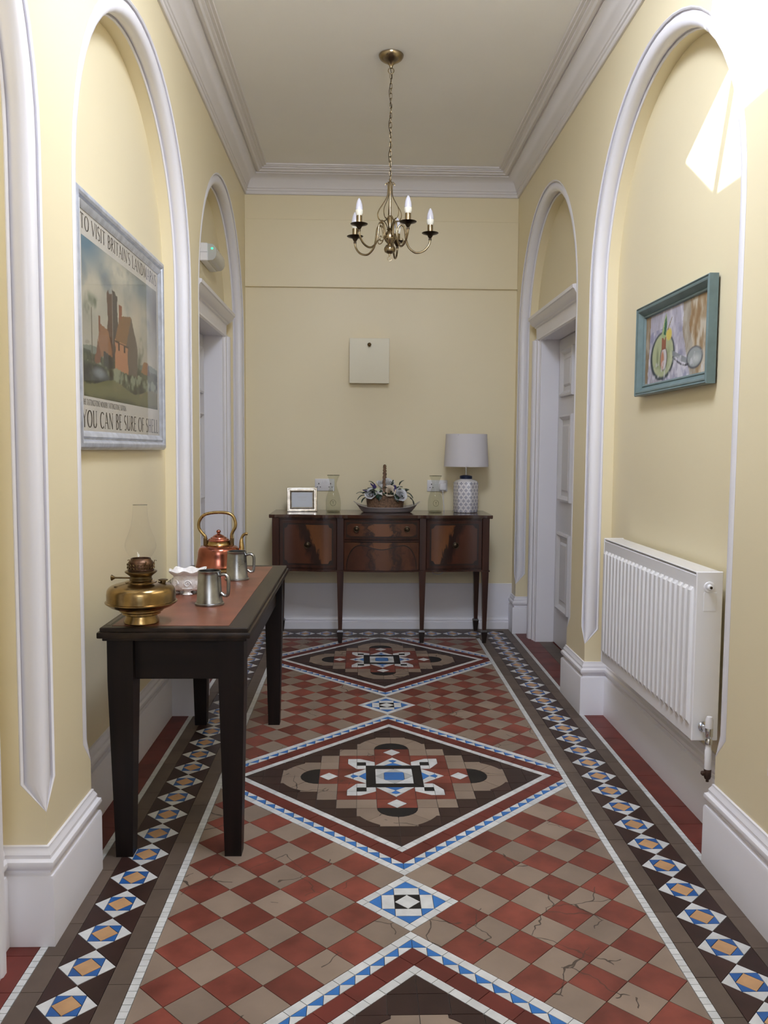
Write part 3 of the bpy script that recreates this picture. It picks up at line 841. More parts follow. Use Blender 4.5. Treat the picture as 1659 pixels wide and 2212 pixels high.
# oil lamp
ol = tag(empty('oil_lamp', (-0.851, 0.325, ZT)), 'brass oil lamp with clear glass chimney at the near end of the table', 'oil lamp')
body = [(0, 0), (.054, 0), (.056, .003), (.055, .010), (.050, .020), (.049, .026), (.058, .030), (.061, .031), (.061, .037), (.068, .040), (.070, .042), (.070, .046), (.078, .048), (.098, .056), (.109, .064), (.1135, .068), (.1135, .071), (.109, .073), (.1085, .085)] + sprof([(.1085, .095), (.1065, .107), (.101, .116), (.090, .123), (.066, .130), (.050, .133)], 4) + [(.050, .135), (.037, .137), (.035, .139), (0, .139)]
rs = MB().lathe(body, 56).build('reservoir', MM['brass_lamp'], ol, smooth=40)
MB().lathe([(0, .139), (.036, .139), (.036, .143), (.034, .145), (.034, .152), (.040, .157), (.050, .165), (.0505, .168), (.047, .170), (.041, .170), (0, .170)], 40).build('collar', MM['brass_dark'], ol, smooth=40)
bn = MB().lathe([(0, .170), (.041, .170), (.0415, .174), (.039, .176), (.0395, .196), (.036, .202), (.033, .204), (.031, .210), (.028, .210), (.028, .205), (0, .205)], 40).build('burner', MM['burner'], ol, smooth=40)
mb = MB()
for k in range(24):                               # pierced gallery
    a = 2*PI*k/24; r = .0425
    for dz in (0, .010):
        p = [(r*math.cos(a+q*.085), r*math.sin(a+q*.085), .178+dz+.005*abs(q)) for q in (-1, 0, 1)]
        mb.tube(p, .0012, 5)
for k in range(5):
    a = 2*PI*k/5+.3
    mb.tube([(.040*math.cos(a), .040*math.sin(a), .190), (.043*math.cos(a), .043*math.sin(a), .203), (.049*math.cos(a), .049*math.sin(a), .200)], .0014, 6)
mb.build('gallery', MM['brass_dark'], bn, smooth=50)
mb = MB().tube([(-.030, -.004, .146), (-.083, -.006, .147)], .0028, 8)
mb.tube([(-.081, -.006, .147), (-.086, -.006, .147), (-.092, -.006, .147), (-.0935, -.006, .147)], [.003, .006, .010, .009], 14)
mb.build('wick_knob', MM['brass_dark'], ol, smooth=50)
MB().lathe([(0, .128), (.009, .128), (.009, .134), (.0155, .135), (.0155, .138), (.006, .140), (0, .140)], 20, c=(.066, .02, 0)).build('filler_cap', MM['brass_dark'], ol, smooth=40)
chp = sprof([(.028, .208), (.031, .212), (.043, .230), (.049, .249), (.046, .268), (.037, .292), (.029, .318), (.0245, .345), (.0225, .372), (.0225, .382)], 6)
MB().lathe(chp, 48, cap=False).build('glass_chimney', MM['chimney'], ol, smooth=60)
MB().tube([(.0225*math.cos(a), .0225*math.sin(a), .382) for a in [2*PI*k/40 for k in range(40)]], .0007, 6, closed=True).build('chimney_rim', thin_glass('glass_rim', (.6, .62, .6), .05, .2), ol)

# white footed china pot
dp = tag(empty('china_pot', (-0.815, 0.885, ZT)), 'small white relief china pot with scalloped rim between oil lamp and tankard', 'pot')
NS = 64
def scal(r, a, amp, sq): # rounded square outline with scallops
    cc = max(abs(math.cos(a)), abs(math.sin(a)))
    return r*(1-sq+sq/cc)*(1+amp*math.cos(8*a))
rows = []
for r, z, amp in ((.050, .016, .0), (.056, .022, .01), (.058, .045, .01), (.054, .066, .01), (.053, .074, .02), (.060, .079, .02), (.067, .085, .03), (.069, .091, .04), (.066, .092, .04), (.060, .086, .03), (.050, .074, .02), (.046, .050, 0), (.040, .030, 0)):
    rows.append([(scal(r, 2*PI*k/NS, amp, .5)*math.cos(2*PI*k/NS), scal(r, 2*PI*k/NS, amp, .5)*math.sin(2*PI*k/NS), z + (.004*math.cos(8*2*PI*k/NS) if z > .078 else 0)) for k in range(NS)])
pot_in = MB().grid(rows, closed_u=True); nn = len(pot_in.v); pot_in.f.append(tuple(nn-NS+k for k in range(NS))); pot_in.f.append(tuple(range(NS-1, -1, -1)))
pot_in.build('bowl', MM['relief'], dp, smooth=50)
rows = [[p for p in rows[i]] for i in (4, 5, 6, 7, 8, 9, 10)]
MB().grid([[(x*1.012, y*1.012, z+.0006) for x, y, z in r] for r in rows], closed_u=True).build('rim', MM['china'], dp, smooth=50)
for k in range(4):
    a = k*PI/2 + .15 - PI/2
    cx, cy = .046*math.cos(a), .046*math.sin(a)
    MB().lathe([(0, 0), (.013, 0), (.015, .003), (.012, .007), (.009, .012), (.014, .020), (.018, .026), (0, .028)], 14, c=(cx, cy, 0), sx=1.0+.35*abs(math.sin(a)), sy=1.0+.35*abs(math.cos(a))).build('foot', MM['china'], dp, smooth=50)
for k in range(8):                                # moulded scrolls
    a = k*PI/4 - PI/2 + .15; r = .0605 if k % 2 == 0 else .062
    pts = []
    for i in range(26):
        th = i*.42; rr = .0135*(1-i/30)
        q = rr*math.cos(th); h = .045+rr*math.sin(th)
        pts.append(((r)*math.cos(a)-q*math.sin(a), r*math.sin(a)+q*math.cos(a), h))
    MB().tube(pts, .0028, 7).build('scroll', MM['china'], dp, smooth=50)

# pewter tankards
def tankard(loc, rz, label):
    t = tag(empty('pewter_tankard', loc, rz), label, 'tankard', 'pewter tankards on the table')
    prof = [(0, 0), (.0515, 0), (.0525, .003), (.052, .007), (.048, .010), (.0475, .014), (.046, .017), (.0405, .110), (.040, .119), (.0415, .121), (.0415, .124), (.039, .125), (.0375, .124)]
    MB().lathe(prof, 48, cap=False).build('body', MM['pewter'], t, smooth=40)
    MB().lathe([(.0375, .124), (.0372, .118), (.042, .02), (.041, .008), (0, .007)], 40, cap=False).build('inside', MM['pewter_in'], t, smooth=40)
    path = spline([(.0395, 0, .108), (.053, 0, .112), (.066, 0, .110), (.073, 0, .098), (.0735, 0, .070), (.072, 0, .045), (.068, 0, .037), (.058, 0, .036), (.046, 0, .045)], 5)
    MB().tube(path, .0082, 8, flat=0.75, up=(0, 1, 0)).build('handle', MM['pewter'], t, smooth=50)
    return t
tankard((-0.688, 0.640, ZT), math.radians(-14), 'pewter tankard standing in front of the copper kettle, nearer the camera')
tankard((-0.674, 1.222, ZT), math.radians(-2), 'pewter tankard overlapping the right side of the copper kettle')

# copper kettle
kt = tag(empty('copper_kettle', (-0.800, 1.510, ZT)), 'round copper kettle with brass handle and swan-neck spout', 'kettle')
MB().lathe([(.0, .018), (.106, .018)] + sprof([(.108, .022), (.104, .034), (.0985, .060), (.096, .085), (.091, .102), (.080, .112), (.062, .118), (.052, .120)], 4) + [(.0, .120)], 56).build('body', MM['copper'], kt, smooth=40)
MB().lathe([(0, 0), (.110, 0), (.114, .003), (.114, .008), (.110, .012), (.110, .017), (.106, .020), (0, .020)], 56).build('base_band', MM['brass'], kt, smooth=40)
MB().lathe([(0, .117), (.057, .117), (.053, .121), (.050, .132), (.052, .137), (.0, .137)], 48).build('neck_band', MM['brass'], kt, smooth=40)
lid = MB().lathe([(0, .136), (.051, .136), (.052, .139), (.048, .141), (.046, .146), (.038, .149), (.036, .153), (.026, .158), (.024, .161), (.012, .167), (.007, .170), (.006, .174), (0, .174)], 48).build('lid', MM['copper'], kt, smooth=30)
MB().lathe([(0, .172), (.006, .173), (.010, .177), (.0105, .182), (.007, .187), (0, .189)], 20).build('knob', MM['copper'], lid, smooth=60)
hp = spline([(-.060, 0, .146), (-.062, 0, .158), (-.075, 0, .172), (-.090, 0, .196), (-.089, 0, .226), (-.072, 0, .252), (-.045, 0, .264), (0, 0, .269), (.042, 0, .266), (.067, 0, .252), (.078, 0, .224), (.077, 0, .200), (.066, 0, .180), (.060, 0, .165), (.060, 0, .150)], 6)
MB().tube(hp, .0072, 12, up=(0, 1, 0)).build('handle', MM['brass'], kt, smooth=60)
for sx in (-1, 1):
    mb = MB().cbox(sx*.061-.009, sx*.061+.009, -.006, .006, .112, .152, .003)
    mb.lathe([(0, -.008), (.005, -.008), (.005, .008), (0, .008)], 12, c=(sx*.061, 0, .146))
    mb.cbox(sx*.066-.016, sx*.066+.014, -.012, .012, .106, .114, .003)
    mb.build('handle_bracket', MM['brass_dark'], kt, smooth=40)
sp_ = spline([(.078, 0, .062), (.100, 0, .074), (.106, 0, .100), (.105, 0, .130), (.107, 0, .150), (.114, 0, .163), (.124, 0, .170), (.134, 0, .169)], 6)
MB().tube(sp_, [.020 - .0135*min(1, i/(len(sp_)*.55)) for i in range(len(sp_))], 12, up=(0, 1, 0)).build('spout', MM['brass'], kt, smooth=60)

# ------------------------------------------------------------------ sideboard
SZ = 0.888; SY = 3.305
sb = tag(empty('sideboard', (0, 0, 0)), 'mahogany serpentine-front sideboard on tapered legs against the end wall', 'sideboard')
PX = (-0.715, -0.276, 0.287, 0.720)     # post centres
PW = 0.024
def yf(x, off=0.0):
    """front line of the case in plan"""
    if PX[1] <= x <= PX[2]:
        t_ = (x-PX[1])/(PX[2]-PX[1]); return SY - 0.034*math.sin(PI*t_) - off
    if x < PX[1]:
        t_ = max(0, (x-PX[0])/(PX[1]-PX[0]))
    else:
        t_ = max(0, (PX[3]-x)/(PX[3]-PX[2]))
    return SY + 0.016*math.sin(2*PI*t_)*(1 if t_ < .5 else 1.2) - off
def front_strip(x0, x1, zlo, zhi, off, th, n=24):
    """curved slab following the front; zlo/zhi functions of x"""
    rows = []
    for i in range(n+1):
        x = x0+(x1-x0)*i/n; a, b = zlo(x), zhi(x)
        f_ = yf(x, off)
        rows.append([(x, f_+th, a), (x, f_, a), (x, f_, b), (x, f_+th, b)])
    mb = MB().grid(rows, closed_u=True)
    nn = len(mb.v); mb.f.append((3, 2, 1, 0)); mb.f.append((nn-4, nn-3, nn-2, nn-1))
    return mb
cst = lambda z: (lambda x: z)
ZB, ZC = 0.502, SZ-.020
mb = MB()
xs = [PX[0]-PW + (PX[3]-PX[0]+2*PW)*i/60 for i in range(61)]
poly = [(x, yf(x)+.010) for x in xs] + [(PX[3]+PW, 3.745), (PX[0]-PW, 3.745)]
mb.prism(poly, ZB+.004, ZC)
body_ = mb.build('case', MM['mahogany'], sb)
ov = 0.020
mb = MB()
xs = [PX[0]-PW-ov + (PX[3]-PX[0]+2*(PW+ov))*i/80 for i in range(81)]
def tp(e): return [(x, yf(min(max(x, PX[0]), PX[3]))-ov+e-.006*(1 if any(abs(x-p) < PW+.012 for p in PX[1:3]) else 0)) for x in xs] + [(PX[3]+PW+ov-e, 3.757), (PX[0]-PW-ov+e, 3.757)]
mb.prism(tp(0.0), SZ-.018, SZ-.002); mb.prism(tp(0.002), SZ-.003, SZ); mb.prism(tp(0.010), SZ-.024, SZ-.017)
mb.build('top', MM['mahogany_x'], sb)
mb = MB(); mb.prism([(x, yf(min(max(x, PX[0]), PX[3]))-.006) for x in [PX[0]-PW-.006+(PX[3]-PX[0]+2*PW+.012)*i/60 for i in range(61)]] + [(PX[3]+PW+.006, 3.75), (PX[0]-PW-.006, 3.75)], ZB-.004, ZB+.006)
mb.build('bottom_moulding', MM['mahogany'], sb)
for x in PX:
    MB().cbox(x-PW, x+PW, SY-.010, SY+.03, ZB+.004, ZC, .003).build('post', MM['mahogany'], sb)
def sleg(x, y, w_):
    mb = MB(); leg4(mb, x, y, .026, w_, .088, ZB-.003)
    l = mb.build('leg', MM['mahogany'], sb)
    mb = MB(); leg4(mb, x, y, .026, .042, 0.0, .078); leg4(mb, x, y, .044, .032, .078, .090)
    mb.build('spade_foot', MM['mahogany_edge'], l)
for x in PX: sleg(x, SY+.014, .046)
for x in (PX[0]+.004, PX[3]-.004): sleg(x, 3.715, .044)
def notch(x0, x1, r):     # concave corner outline helper
    def lo(z):
        def f_(x):
            d_ = min(x-x0, x1-x)
            return z + (math.sqrt(max(0, r*r-d_*d_)) if d_ < r else 0)
        return f_
    def hi(z):
        def f_(x):
            d_ = min(x-x0, x1-x)
            return z - (math.sqrt(max(0, r*r-d_*d_)) if d_ < r else 0)
        return f_
    return lo, hi
def ring_pull(parent, x, z, r=.017):
    y = yf(x, .012)
    mb = MB().lathe([(0, 0), (.020, 0), (.020, .002), (.015, .004), (.006, .006), (.006, .011), (0, .012)], 24)
    b = mb.build('ring_handle', MM['antique_dark'], parent, smooth=40, loc=(x, y+.002, z)); b.rotation_euler = (PI/2, 0, 0)
    MB().tube([(r*math.cos(a), r*math.sin(a)-.002, .009) for a in [2*PI*k/28 for k in range(28)]], .0026, 8, closed=True).build('ring', MM['antique_dark'], b, smooth=60)
for (x0, x1, nm, mk, hxp) in ((PX[0]+PW+.004, PX[1]-PW-.004, 'door', 'ven_l', -.500), (PX[2]+PW+.004, PX[3]-PW-.004, 'door', 'ven_r', .512)):
    d = front_strip(x0, x1, cst(ZB+.022), cst(ZC-.022), .003, .016).build('door', MM['mahogany'], sb, smooth=30)
    front_strip(x0+.020, x1-.020, cst(ZB+.040), cst(ZC-.040), .0035, .004).build('stringing', MM['mahogany_edge'], d, smooth=30)
    lo, hi = notch(x0+.030, x1-.030, .024)
    front_strip(x0+.030, x1-.030, lo(ZB+.050), hi(ZC-.050), .0048, .004, 40).build('veneer_panel', MM[mk], d, smooth=30)
    ring_pull(d, hxp, .682, .020)
x0, x1 = PX[1]+PW+.003, PX[2]-PW-.003
d = front_strip(x0, x1, cst(.722), cst(ZC-.018), .003, .016).build('drawer', MM['mahogany'], sb, smooth=30)
front_strip(x0+.012, x1-.012, cst(.734), cst(ZC-.030), .0035, .004).build('stringing', MM['mahogany_edge'], d, smooth=30)
lo, hi = notch(x0+.018, x1-.018, .014)
front_strip(x0+.018, x1-.018, lo(.742), hi(ZC-.040), .0048, .004, 40).build('veneer_panel', MM['ven_m'], d, smooth=30)
ring_pull(d, -.166, .792); ring_pull(d, .178, .792)
front_strip(x0, x1, cst(.706), cst(.714), .010, .012).build('drawer_rail', MM['mahogany'], sb, smooth=30)
MB_a = front_strip(x0, x1, cst(ZB+.008), cst(.700), .002, .012)
d = MB_a.build('lower_drawer', MM['ven_m'], sb, smooth=30)
xm = (x0+x1)/2; hw = (x1-x0)/2
def arch_hi(e):
    def f_(x):
        q = abs(x-xm)/(hw-.012-e)
        if q > 1: q = 1
        if q < .62: z = .655 + .014*(1-math.cos(PI*q/.62))/2*2 - .0
        else:
            k = (q-.62)/.38; z = .683 - .165*(1-math.sqrt(max(0, 1-k*k)))
        return max(ZB+.010, z - e)
    return f_
front_strip(x0+.014, x1-.014, cst(ZB+.008), arch_hi(0), .006, .006, 80).build('arch_stringing', MM['mahogany_edge'], d, smooth=30)
front_strip(x0+.018, x1-.018, cst(ZB+.008), arch_hi(.006), .0085, .006, 80).build('arched_panel', MM['ven_d'], d, smooth=30)

# ------------------------------------------------------------------ things on the sideboard
fr_ = tag(empty('photo_frame', (-0.552, 3.545, SZ)), 'silver photo frame holding a printed card, left on the sideboard', 'photo frame')
FW, FH = .106, .172
def frame_mesh(w_, h_, prof):
    """mitred frame in the xz plane facing -y; w_ half width, h_ full height; prof: (inset, depth)"""
    rows = [[(-w_+i, -d_, i), (w_-i, -d_, i), (w_-i, -d_, h_-i), (-w_+i, -d_, h_-i)] for i, d_ in prof]
    return MB().grid(rows, closed_u=True)
pf = frame_mesh(FW, FH, [(0, -.012), (0, .004), (.003, .008), (.008, .009), (.012, .003), (.018, .003), (.026, .008), (.030, .005), (.035, -.002), (.035, -.008)]).build('frame', MM['silver'], fr_, smooth=25)
cd = MB().box(-FW+.020, FW-.020, .000, .004, .020, FH-.020).build('card', MM['card'], fr_)
mb = MB()
rr = random.Random(5)
for z, h_ in ((.106, .036), (.099, .030), (.090, .006), (.081, .028)):
    x = -h_
    while x < h_:
        l = .003+.004*rr.random(); mb.box(x, min(x+l, h_), -.0006, .0002, z, z+.0028); x += l+.0016
mb.build('printed_lines', MM['dimplastic'], cd)
MB().box(-FW+.024, FW-.024, -.0030, -.0022, .024, FH-.024).build('glass', MM['pane'], fr_)
MB().box(-FW+.004, FW-.004, .006, .014, .003, FH-.003).build('back_board', MM['black'], fr_)
mb = MB(); mb.add([(-.025, .012, .11), (.025, .012, .11), (.030, .062, 0.013), (-.030, .062, 0.013), (-.025, .016, .11), (.025, .016, .11), (.030, .066, 0.013), (-.030, .066, 0.013)], [(0, 1, 2, 3), (7, 6, 5, 4), (0, 4, 5, 1), (3, 2, 6, 7)])
mb.build('strut', MM['black'], fr_)
fr_.rotation_euler = (math.radians(-10), 0, math.radians(7))

def carafe(x, label):
    c = tag(empty('glass_carafe', (x, 3.545, SZ)), label, 'carafe', 'glass carafes on the sideboard')
    out = sprof([(.046, .001), (.051, .006), (.0525, .030), (.053, .060), (.051, .090), (.044, .120), (.034, .150), (.0255, .178), (.023, .195), (.026, .215), (.034, .238), (.042, .255), (.0435, .260)], 5)
    MB().lathe([(0, .001)] + out, 48, cap=False).build('body', MM['glass'], c, smooth=60)
    MB().tube([(.0435*math.cos(a), .0435*math.sin(a), .260) for a in [2*PI*k/36 for k in range(36)]], .0013, 6, closed=True).build('rim', thin_glass('rim_glass', (.55, .56, .5), .05, .15), c)
    MB().lathe([(0, .002), (.045, .002), (.048, .006), (.040, .010), (0, .008)], 32).build('thick_base', thin_glass('base_glass', (.72, .72, .66), .05, .1), c, smooth=60)
    eg = thin_glass('embossed_glass', (.55, .55, .5), .1, .1)
    pts = [(.019*math.cos(a), -.0535, .068+.021*math.sin(a)) for a in [2*PI*k/28 for k in range(28)]]
    pts = [(x_, -math.sqrt(max(1e-6, .0538**2-x_*x_)), z) for x_, _, z in pts]
    e = MB().tube(pts, .0011, 6, closed=True)
    e.tube([(-.007, -.0536, .076), (.007, -.0536, .076)], .0011, 5); e.tube([(0, -.0540, .076), (0, -.0540, .058)], .0011, 5)
    e.build('embossed_badge', eg, c, smooth=50)
    return c
carafe(-0.332, 'clear glass carafe beside the silver photo frame')
carafe(0.392, 'clear glass carafe between the flower basket and the table lamp')

# table lamp
tl = tag(empty('table_lamp', (0.611, 3.565, SZ+.0005)), 'table lamp with white drum shade and blue-patterned ceramic jar base', 'lamp')
HXR = .089
def hexr(r, a):      # rounded hexagon radius, flat face turned to the camera's left
    q = (a - math.radians(-103) + PI/6) % (PI/3) - PI/6
    return r*(.30 + .70*math.cos(PI/6)/math.cos(q)) if r > .06 else r
NSG = 72
rows = []
for r, z in ((.0, 0), (.080, 0), (.086, .003), (.088, .010), (.089, .100), (.089, .205), (.087, .214), (.078, .224), (.060, .232), (.046, .236), (.043, .240), (.0, .240)):
    rows.append([(hexr(r, 2*PI*k/NSG)*math.cos(2*PI*k/NSG), hexr(r, 2*PI*k/NSG)*math.sin(2*PI*k/NSG), z) for k in range(NSG)])
jar = MB().grid(rows, closed_u=True).build('jar', MM['jar'], tl, smooth=35)
mb = MB()
def mot(a, z, sc_=1.0, horiz=None):
    """cross-shaped printed motif laid on the jar face"""
    def P(du, dz):
        aa = a + du/.085; r = hexr(.0893, aa)
        return (r*math.cos(aa), r*math.sin(aa), z+dz)
    k = .0092*sc_
    def poly_(pts): mb.add([P(x*k, y*k) for x, y in pts], [tuple(range(len(pts)))])
    for q in range(4):
        ca, sa = (1, 0, -1, 0)[q], (0, 1, 0, -1)[q]
        rt = lambda L: [(x*ca-y*sa, x*sa+y*ca) for x, y in L]
        poly_(rt([(.42, 0), (.85, -.34), (1.0, 0), (.85, .34)])); poly_(rt([(.98, -.12), (1.45, 0), (.98, .12)]))
        poly_(rt([(.36, .36), (.62, .48), (.74, .74), (.48, .62)]))
        poly_(rt([(.42, -.42), (.42, .42), (.30, .30), (.30, -.30)]))
nc = 15
for row in range(9):
    for k in range(nc):
        z = .012+.0245*row
        if z > .212: continue
        mot(2*PI*(k+(row % 2)*.5)/nc, z)
mb.build('blue_motif', MM['motif'], jar)
MB().lathe([(0, .238), (.044, .238), (.0445, .241), (.0445, .258), (.040, .261), (.020, .266), (0, .267)], 36).build('collar', MM['navy'], tl, smooth=40)
MB().lathe([(0, .265), (.0045, .265), (.0045, .330), (0, .330)], 14).build('stem', MM['chrome'], tl, smooth=40)
z0, z1, r0, r1 = .326, .556, .158, .146
sh = MB().grid([[(r*math.cos(2*PI*k/64), r*math.sin(2*PI*k/64), z) for k in range(64)] for r, z in ((r0-.002, z0+.001), (r0, z0), (r0, z0+.004), (r1, z1-.004), (r1, z1), (r1-.002, z1), (r1-.003, z1-.004), (r0-.003, z0+.004), (r0-.002, z0+.001))], closed_u=True).build('shade', MM['shade'], tl, smooth=40)
mb = MB()
for k in range(3):
    a = 2*PI*k/3; mb.tube([(.004*math.cos(a), .004*math.sin(a), .345), (.147*math.cos(a), .147*math.sin(a), .550)], .0016, 6)
mb.build('shade_carrier', MM['chrome'], sh)
MB().lathe([(0, .325), (.017, .325), (.017, .365), (.012, .37), (.026, .39), (.030, .42), (.022, .45), (0, .462)], 20).build('bulb', MM['bulb'], tl, smooth=50)

# oval dish and flower basket
od = tag(empty('oval_dish', (0.048, 3.555, SZ)), 'long white oval dish with upswept ends under the flower basket', 'dish')
NR = 72
rows = []
for fx, fy, z, lift in ((.0, .0, .0, 0), (.165, .080, .0, 0), (.176, .088, .004, 0), (.200, .104, .022, .012), (.222, .116, .032, .034), (.236, .122, .036, .040), (.238, .1225, .0385, .040), (.234, .119, .039, .039), (.205, .104, .028, .020), (.176, .086, .010, .004), (.0, .0, .008, 0)):
    rows.append([(fx*math.cos(2*PI*k/NR), fy*math.sin(2*PI*k/NR), z+lift*abs(math.cos(2*PI*k/NR))**5) for k in range(NR)])
MB().grid(rows, closed_u=True).build('dish_body', MM['greychina'], od, smooth=50)
fb = tag(empty('flower_basket', (0.036, 3.552, SZ+.010)), 'wicker basket of white and lavender artificial flowers with arched handle', 'flower basket')
NB = 96
rows = []
for i, z in enumerate([.106*j/16 for j in range(17)]):
    row = []
    for k in range(NB):
        a = 2*PI*k/NB
        wv = 1+.016*math.cos(a*24+PI*(i % 2))
        fl = 1+.10*(z/.106)
        row.append((.124*fl*wv*math.cos(a), .078*fl*wv*math.sin(a), z+.001))
    rows.append(row)
rows = [[(0, 0, .001)]*NB] + rows + [[(x*.94, y*.94, .107) for x, y, z in rows[-1]]] + [[(x*.90, y*.90, .085) for x, y, z in rows[-1]]] + [[(0, 0, .085)]*NB]
MB().grid(rows, closed_u=True).build('basket', MM['wicker'], fb, smooth=50)
mb = MB()
for j in range(2):
    pts = [(( .1385)*math.cos(a), .0875*math.sin(a), .103+.003*math.sin(20*a+j*PI)) for a in [2*PI*k/120 for k in range(120)]]
    mb.tube(pts, .0042, 6, closed=True)
mb.build('basket_rim', MM['wicker'], fb, smooth=60)
mb = MB()
for j in range(3):
    pts = []
    for i in range(49):
        a = PI*i/48; y = -.086*math.cos(a)*(1-.25*math.sin(a)); z = .085+.233*math.sin(a)**.8
        ph = i*.75+j*2*PI/3
        pts.append((-.014+.018*(i/48)+.006*math.cos(ph), y, z+.006*math.sin(ph)))
    mb.tube(pts, .0058, 7)
mb.build('basket_handle', MM['wicker'], fb, smooth=60)
def leafmesh():
    mb = MB(); rows = []
    for i in range(7):
        t_ = i/6; w_ = .016*math.sin(PI*(t_*.92+.04))**.8
        z = .010*math.sin(PI*t_*.9)-.012*t_*t_
        rows.append([(.056*t_, -w_, z-.004), (.056*t_, 0, z), (.056*t_, w_, z-.004)])
    mb.grid(rows)
    me = mb.mesh('leaf', 60); me.materials.append(MM['leaf']); return me
FLZ = .034
LF = leafmesh()
rl = random.Random(11)
for i in range(64):
    a = 2*PI*i/64*3.1 + rl.random()*.5; k = .45+.55*rl.random()
    o = bpy.data.objects.new('leaf', LF); COL.objects.link(o); o.parent = fb
    o.location = (.128*k*math.cos(a), .080*k*math.sin(a), FLZ+.078+.05*(1-k)+.012*rl.random())
    o.rotation_euler = (rl.uniform(-.5, .5), rl.uniform(-.9, .55)+.3*k, a+rl.uniform(-.5, .5))
    o.scale = (rl.uniform(.85, 1.3),)*3
for x, z, ry, sc_, rz in ((.165, .075, .75, 1.25, 0), (.185, .060, .95, 1.2, .1), (.150, .10, .45, 1.2, -.3), (-.150, .080, .35, 1.15, PI+.2), (-.160, .092, -.1, 1.0, PI-.3), (-.140, .066, .6, 1.0, PI+.4), (.10, .15, -.9, .9, .4), (-.08, .15, -.7, .9, PI-.4)):
    o = bpy.data.objects.new('leaf', LF); COL.objects.link(o); o.parent = fb
    o.location = (x*.95, -.03, z+FLZ); o.rotation_euler = (0, ry, rz); o.scale = (sc_,)*3
def rose(loc, r, mk, tilt=(0, 0, 0)):
    mb = MB()
    for ly, (n, rad, h, op_) in enumerate(((5, 1.0, .55, .95), (5, .78, .75, .70), (4, .55, .86, .45), (3, .30, .90, .22))):
        for k in range(n):
            a0 = 2*PI*k/n + ly*.6; rows = []
            for i in range(6):
                t_ = i/5; row = []
                for j in range(7):
                    q = (j/6-.5)*2
                    aa = a0 + q*(PI/n)*1.25
                    rr_ = r*rad*(.25+.75*math.sin(t_*PI*.5)*op_ + (.12 if t_ > .8 else 0)*op_)
                    zz = r*(h*t_*1.1 - .25*q*q*t_)
                    row.append((rr_*math.cos(aa), rr_*math.sin(aa), zz))
                rows.append(row)
            mb.grid(rows)
    o = mb.build('rose_bloom', MM[mk], fb, smooth=60, loc=(loc[0], loc[1], loc[2]+FLZ)); o.rotation_euler = tilt
rose((-.098, -.055, .080), .042, 'petal_blue', (.9, -.5, 0))
rose((.026, -.062, .100), .043, 'petal_cream', (1.0, .1, 0))
rose((.098, -.055, .072), .047, 'petal_blue', (.95, .5, 0))
rose((.016, .020, .150), .044, 'petal', (.6, 0, .3))
rose((-.034, .020, .142), .036, 'petal', (.5, -.2, .9))
def blossom(loc, r, mk, tilt):
    mb = MB()
    for k in range(5):
        a = 2*PI*k/5; rows = []
        for i in range(4):
            t_ = i/3; w_ = r*.42*math.sin(PI*(.15+.8*t_))
            c_, s_ = math.cos(a), math.sin(a); x = r*t_; z = r*.3*t_*t_
            rows.append([(x*c_-q*w_*s_, x*s_+q*w_*c_, z) for q in (-1, 0, 1)])
        mb.grid(rows)
    mb.lathe([(0, .0), (r*.16, 0), (r*.12, r*.2), (0, r*.24)], 8)
    o = mb.build('small_blossom', MM[mk], fb, loc=(loc[0], loc[1], loc[2]+FLZ), smooth=60); o.rotation_euler = tilt
for x, y, z, mk in ((-.062, -.066, .112, 'petal_green'), (-.036, -.070, .122, 'petal_green'), (-.050, -.074, .090, 'petal'), (-.028, -.076, .098, 'petal'), (-.052, -.076, .076, 'petal_green'), (-.034, -.060, .140, 'petal'), (.118, -.030, .112, 'petal_green'), (.098, -.030, .125, 'petal'), (-.010, -.070, .084, 'petal'), (.045, -.072, .076, 'petal')):
    blossom((x, y, z), .023, mk, (1.2+rl.uniform(-.3, .3), rl.uniform(-.4, .4), rl.random()*6))
def sprig(p0, p1):
    p0, p1 = Vector(p0)+Vector((0, 0, FLZ)), Vector(p1)+Vector((0, 0, FLZ)); mb = MB()
    mb.tube([p0, p1], .0012, 5)
    for i in range(16):
        t_ = .35+.65*i/15; c_ = p0.lerp(p1, t_); r = .0075*(1.15-t_)+.0025
        a = i*2.4
        mb.lathe([(0, -r), (r*.8, -r*.3), (r*.7, r*.5), (0, r)], 7, c=(c_.x+r*.8*math.cos(a), c_.y+r*.8*math.sin(a), c_.z))
    mb.build('lavender_sprig', MM['lavender'], fb, smooth=60)
sprig((-.055, -.05, .11), (-.105, -.06, .162)); sprig((-.085, -.05, .09), (-.158, -.055, .116)); sprig((.058, -.06, .08), (.072, -.066, .146)); sprig((.05, -.05, .10), (.066, -.05, .150)); sprig((-.06, -.04, .10), (-.080, -.04, .160))
mb = MB()       # eucalyptus sprig
mb.tube([(.030, 0, .10), (.052, 0, .215)], .0015, 5)
ep = mb.build('eucalyptus_sprig', MM['leaf'], fb)
for i in range(12):
    t_ = i/11; o = bpy.data.objects.new('leaf', LF); COL.objects.link(o); o.parent = ep
    o.location = (.034+.020*t_, -.004, .130+.078*t_); o.rotation_euler = (rl.uniform(-.8, .8), -.6-.5*t_, i*2.4); o.scale = (.55-.28*t_,)*3

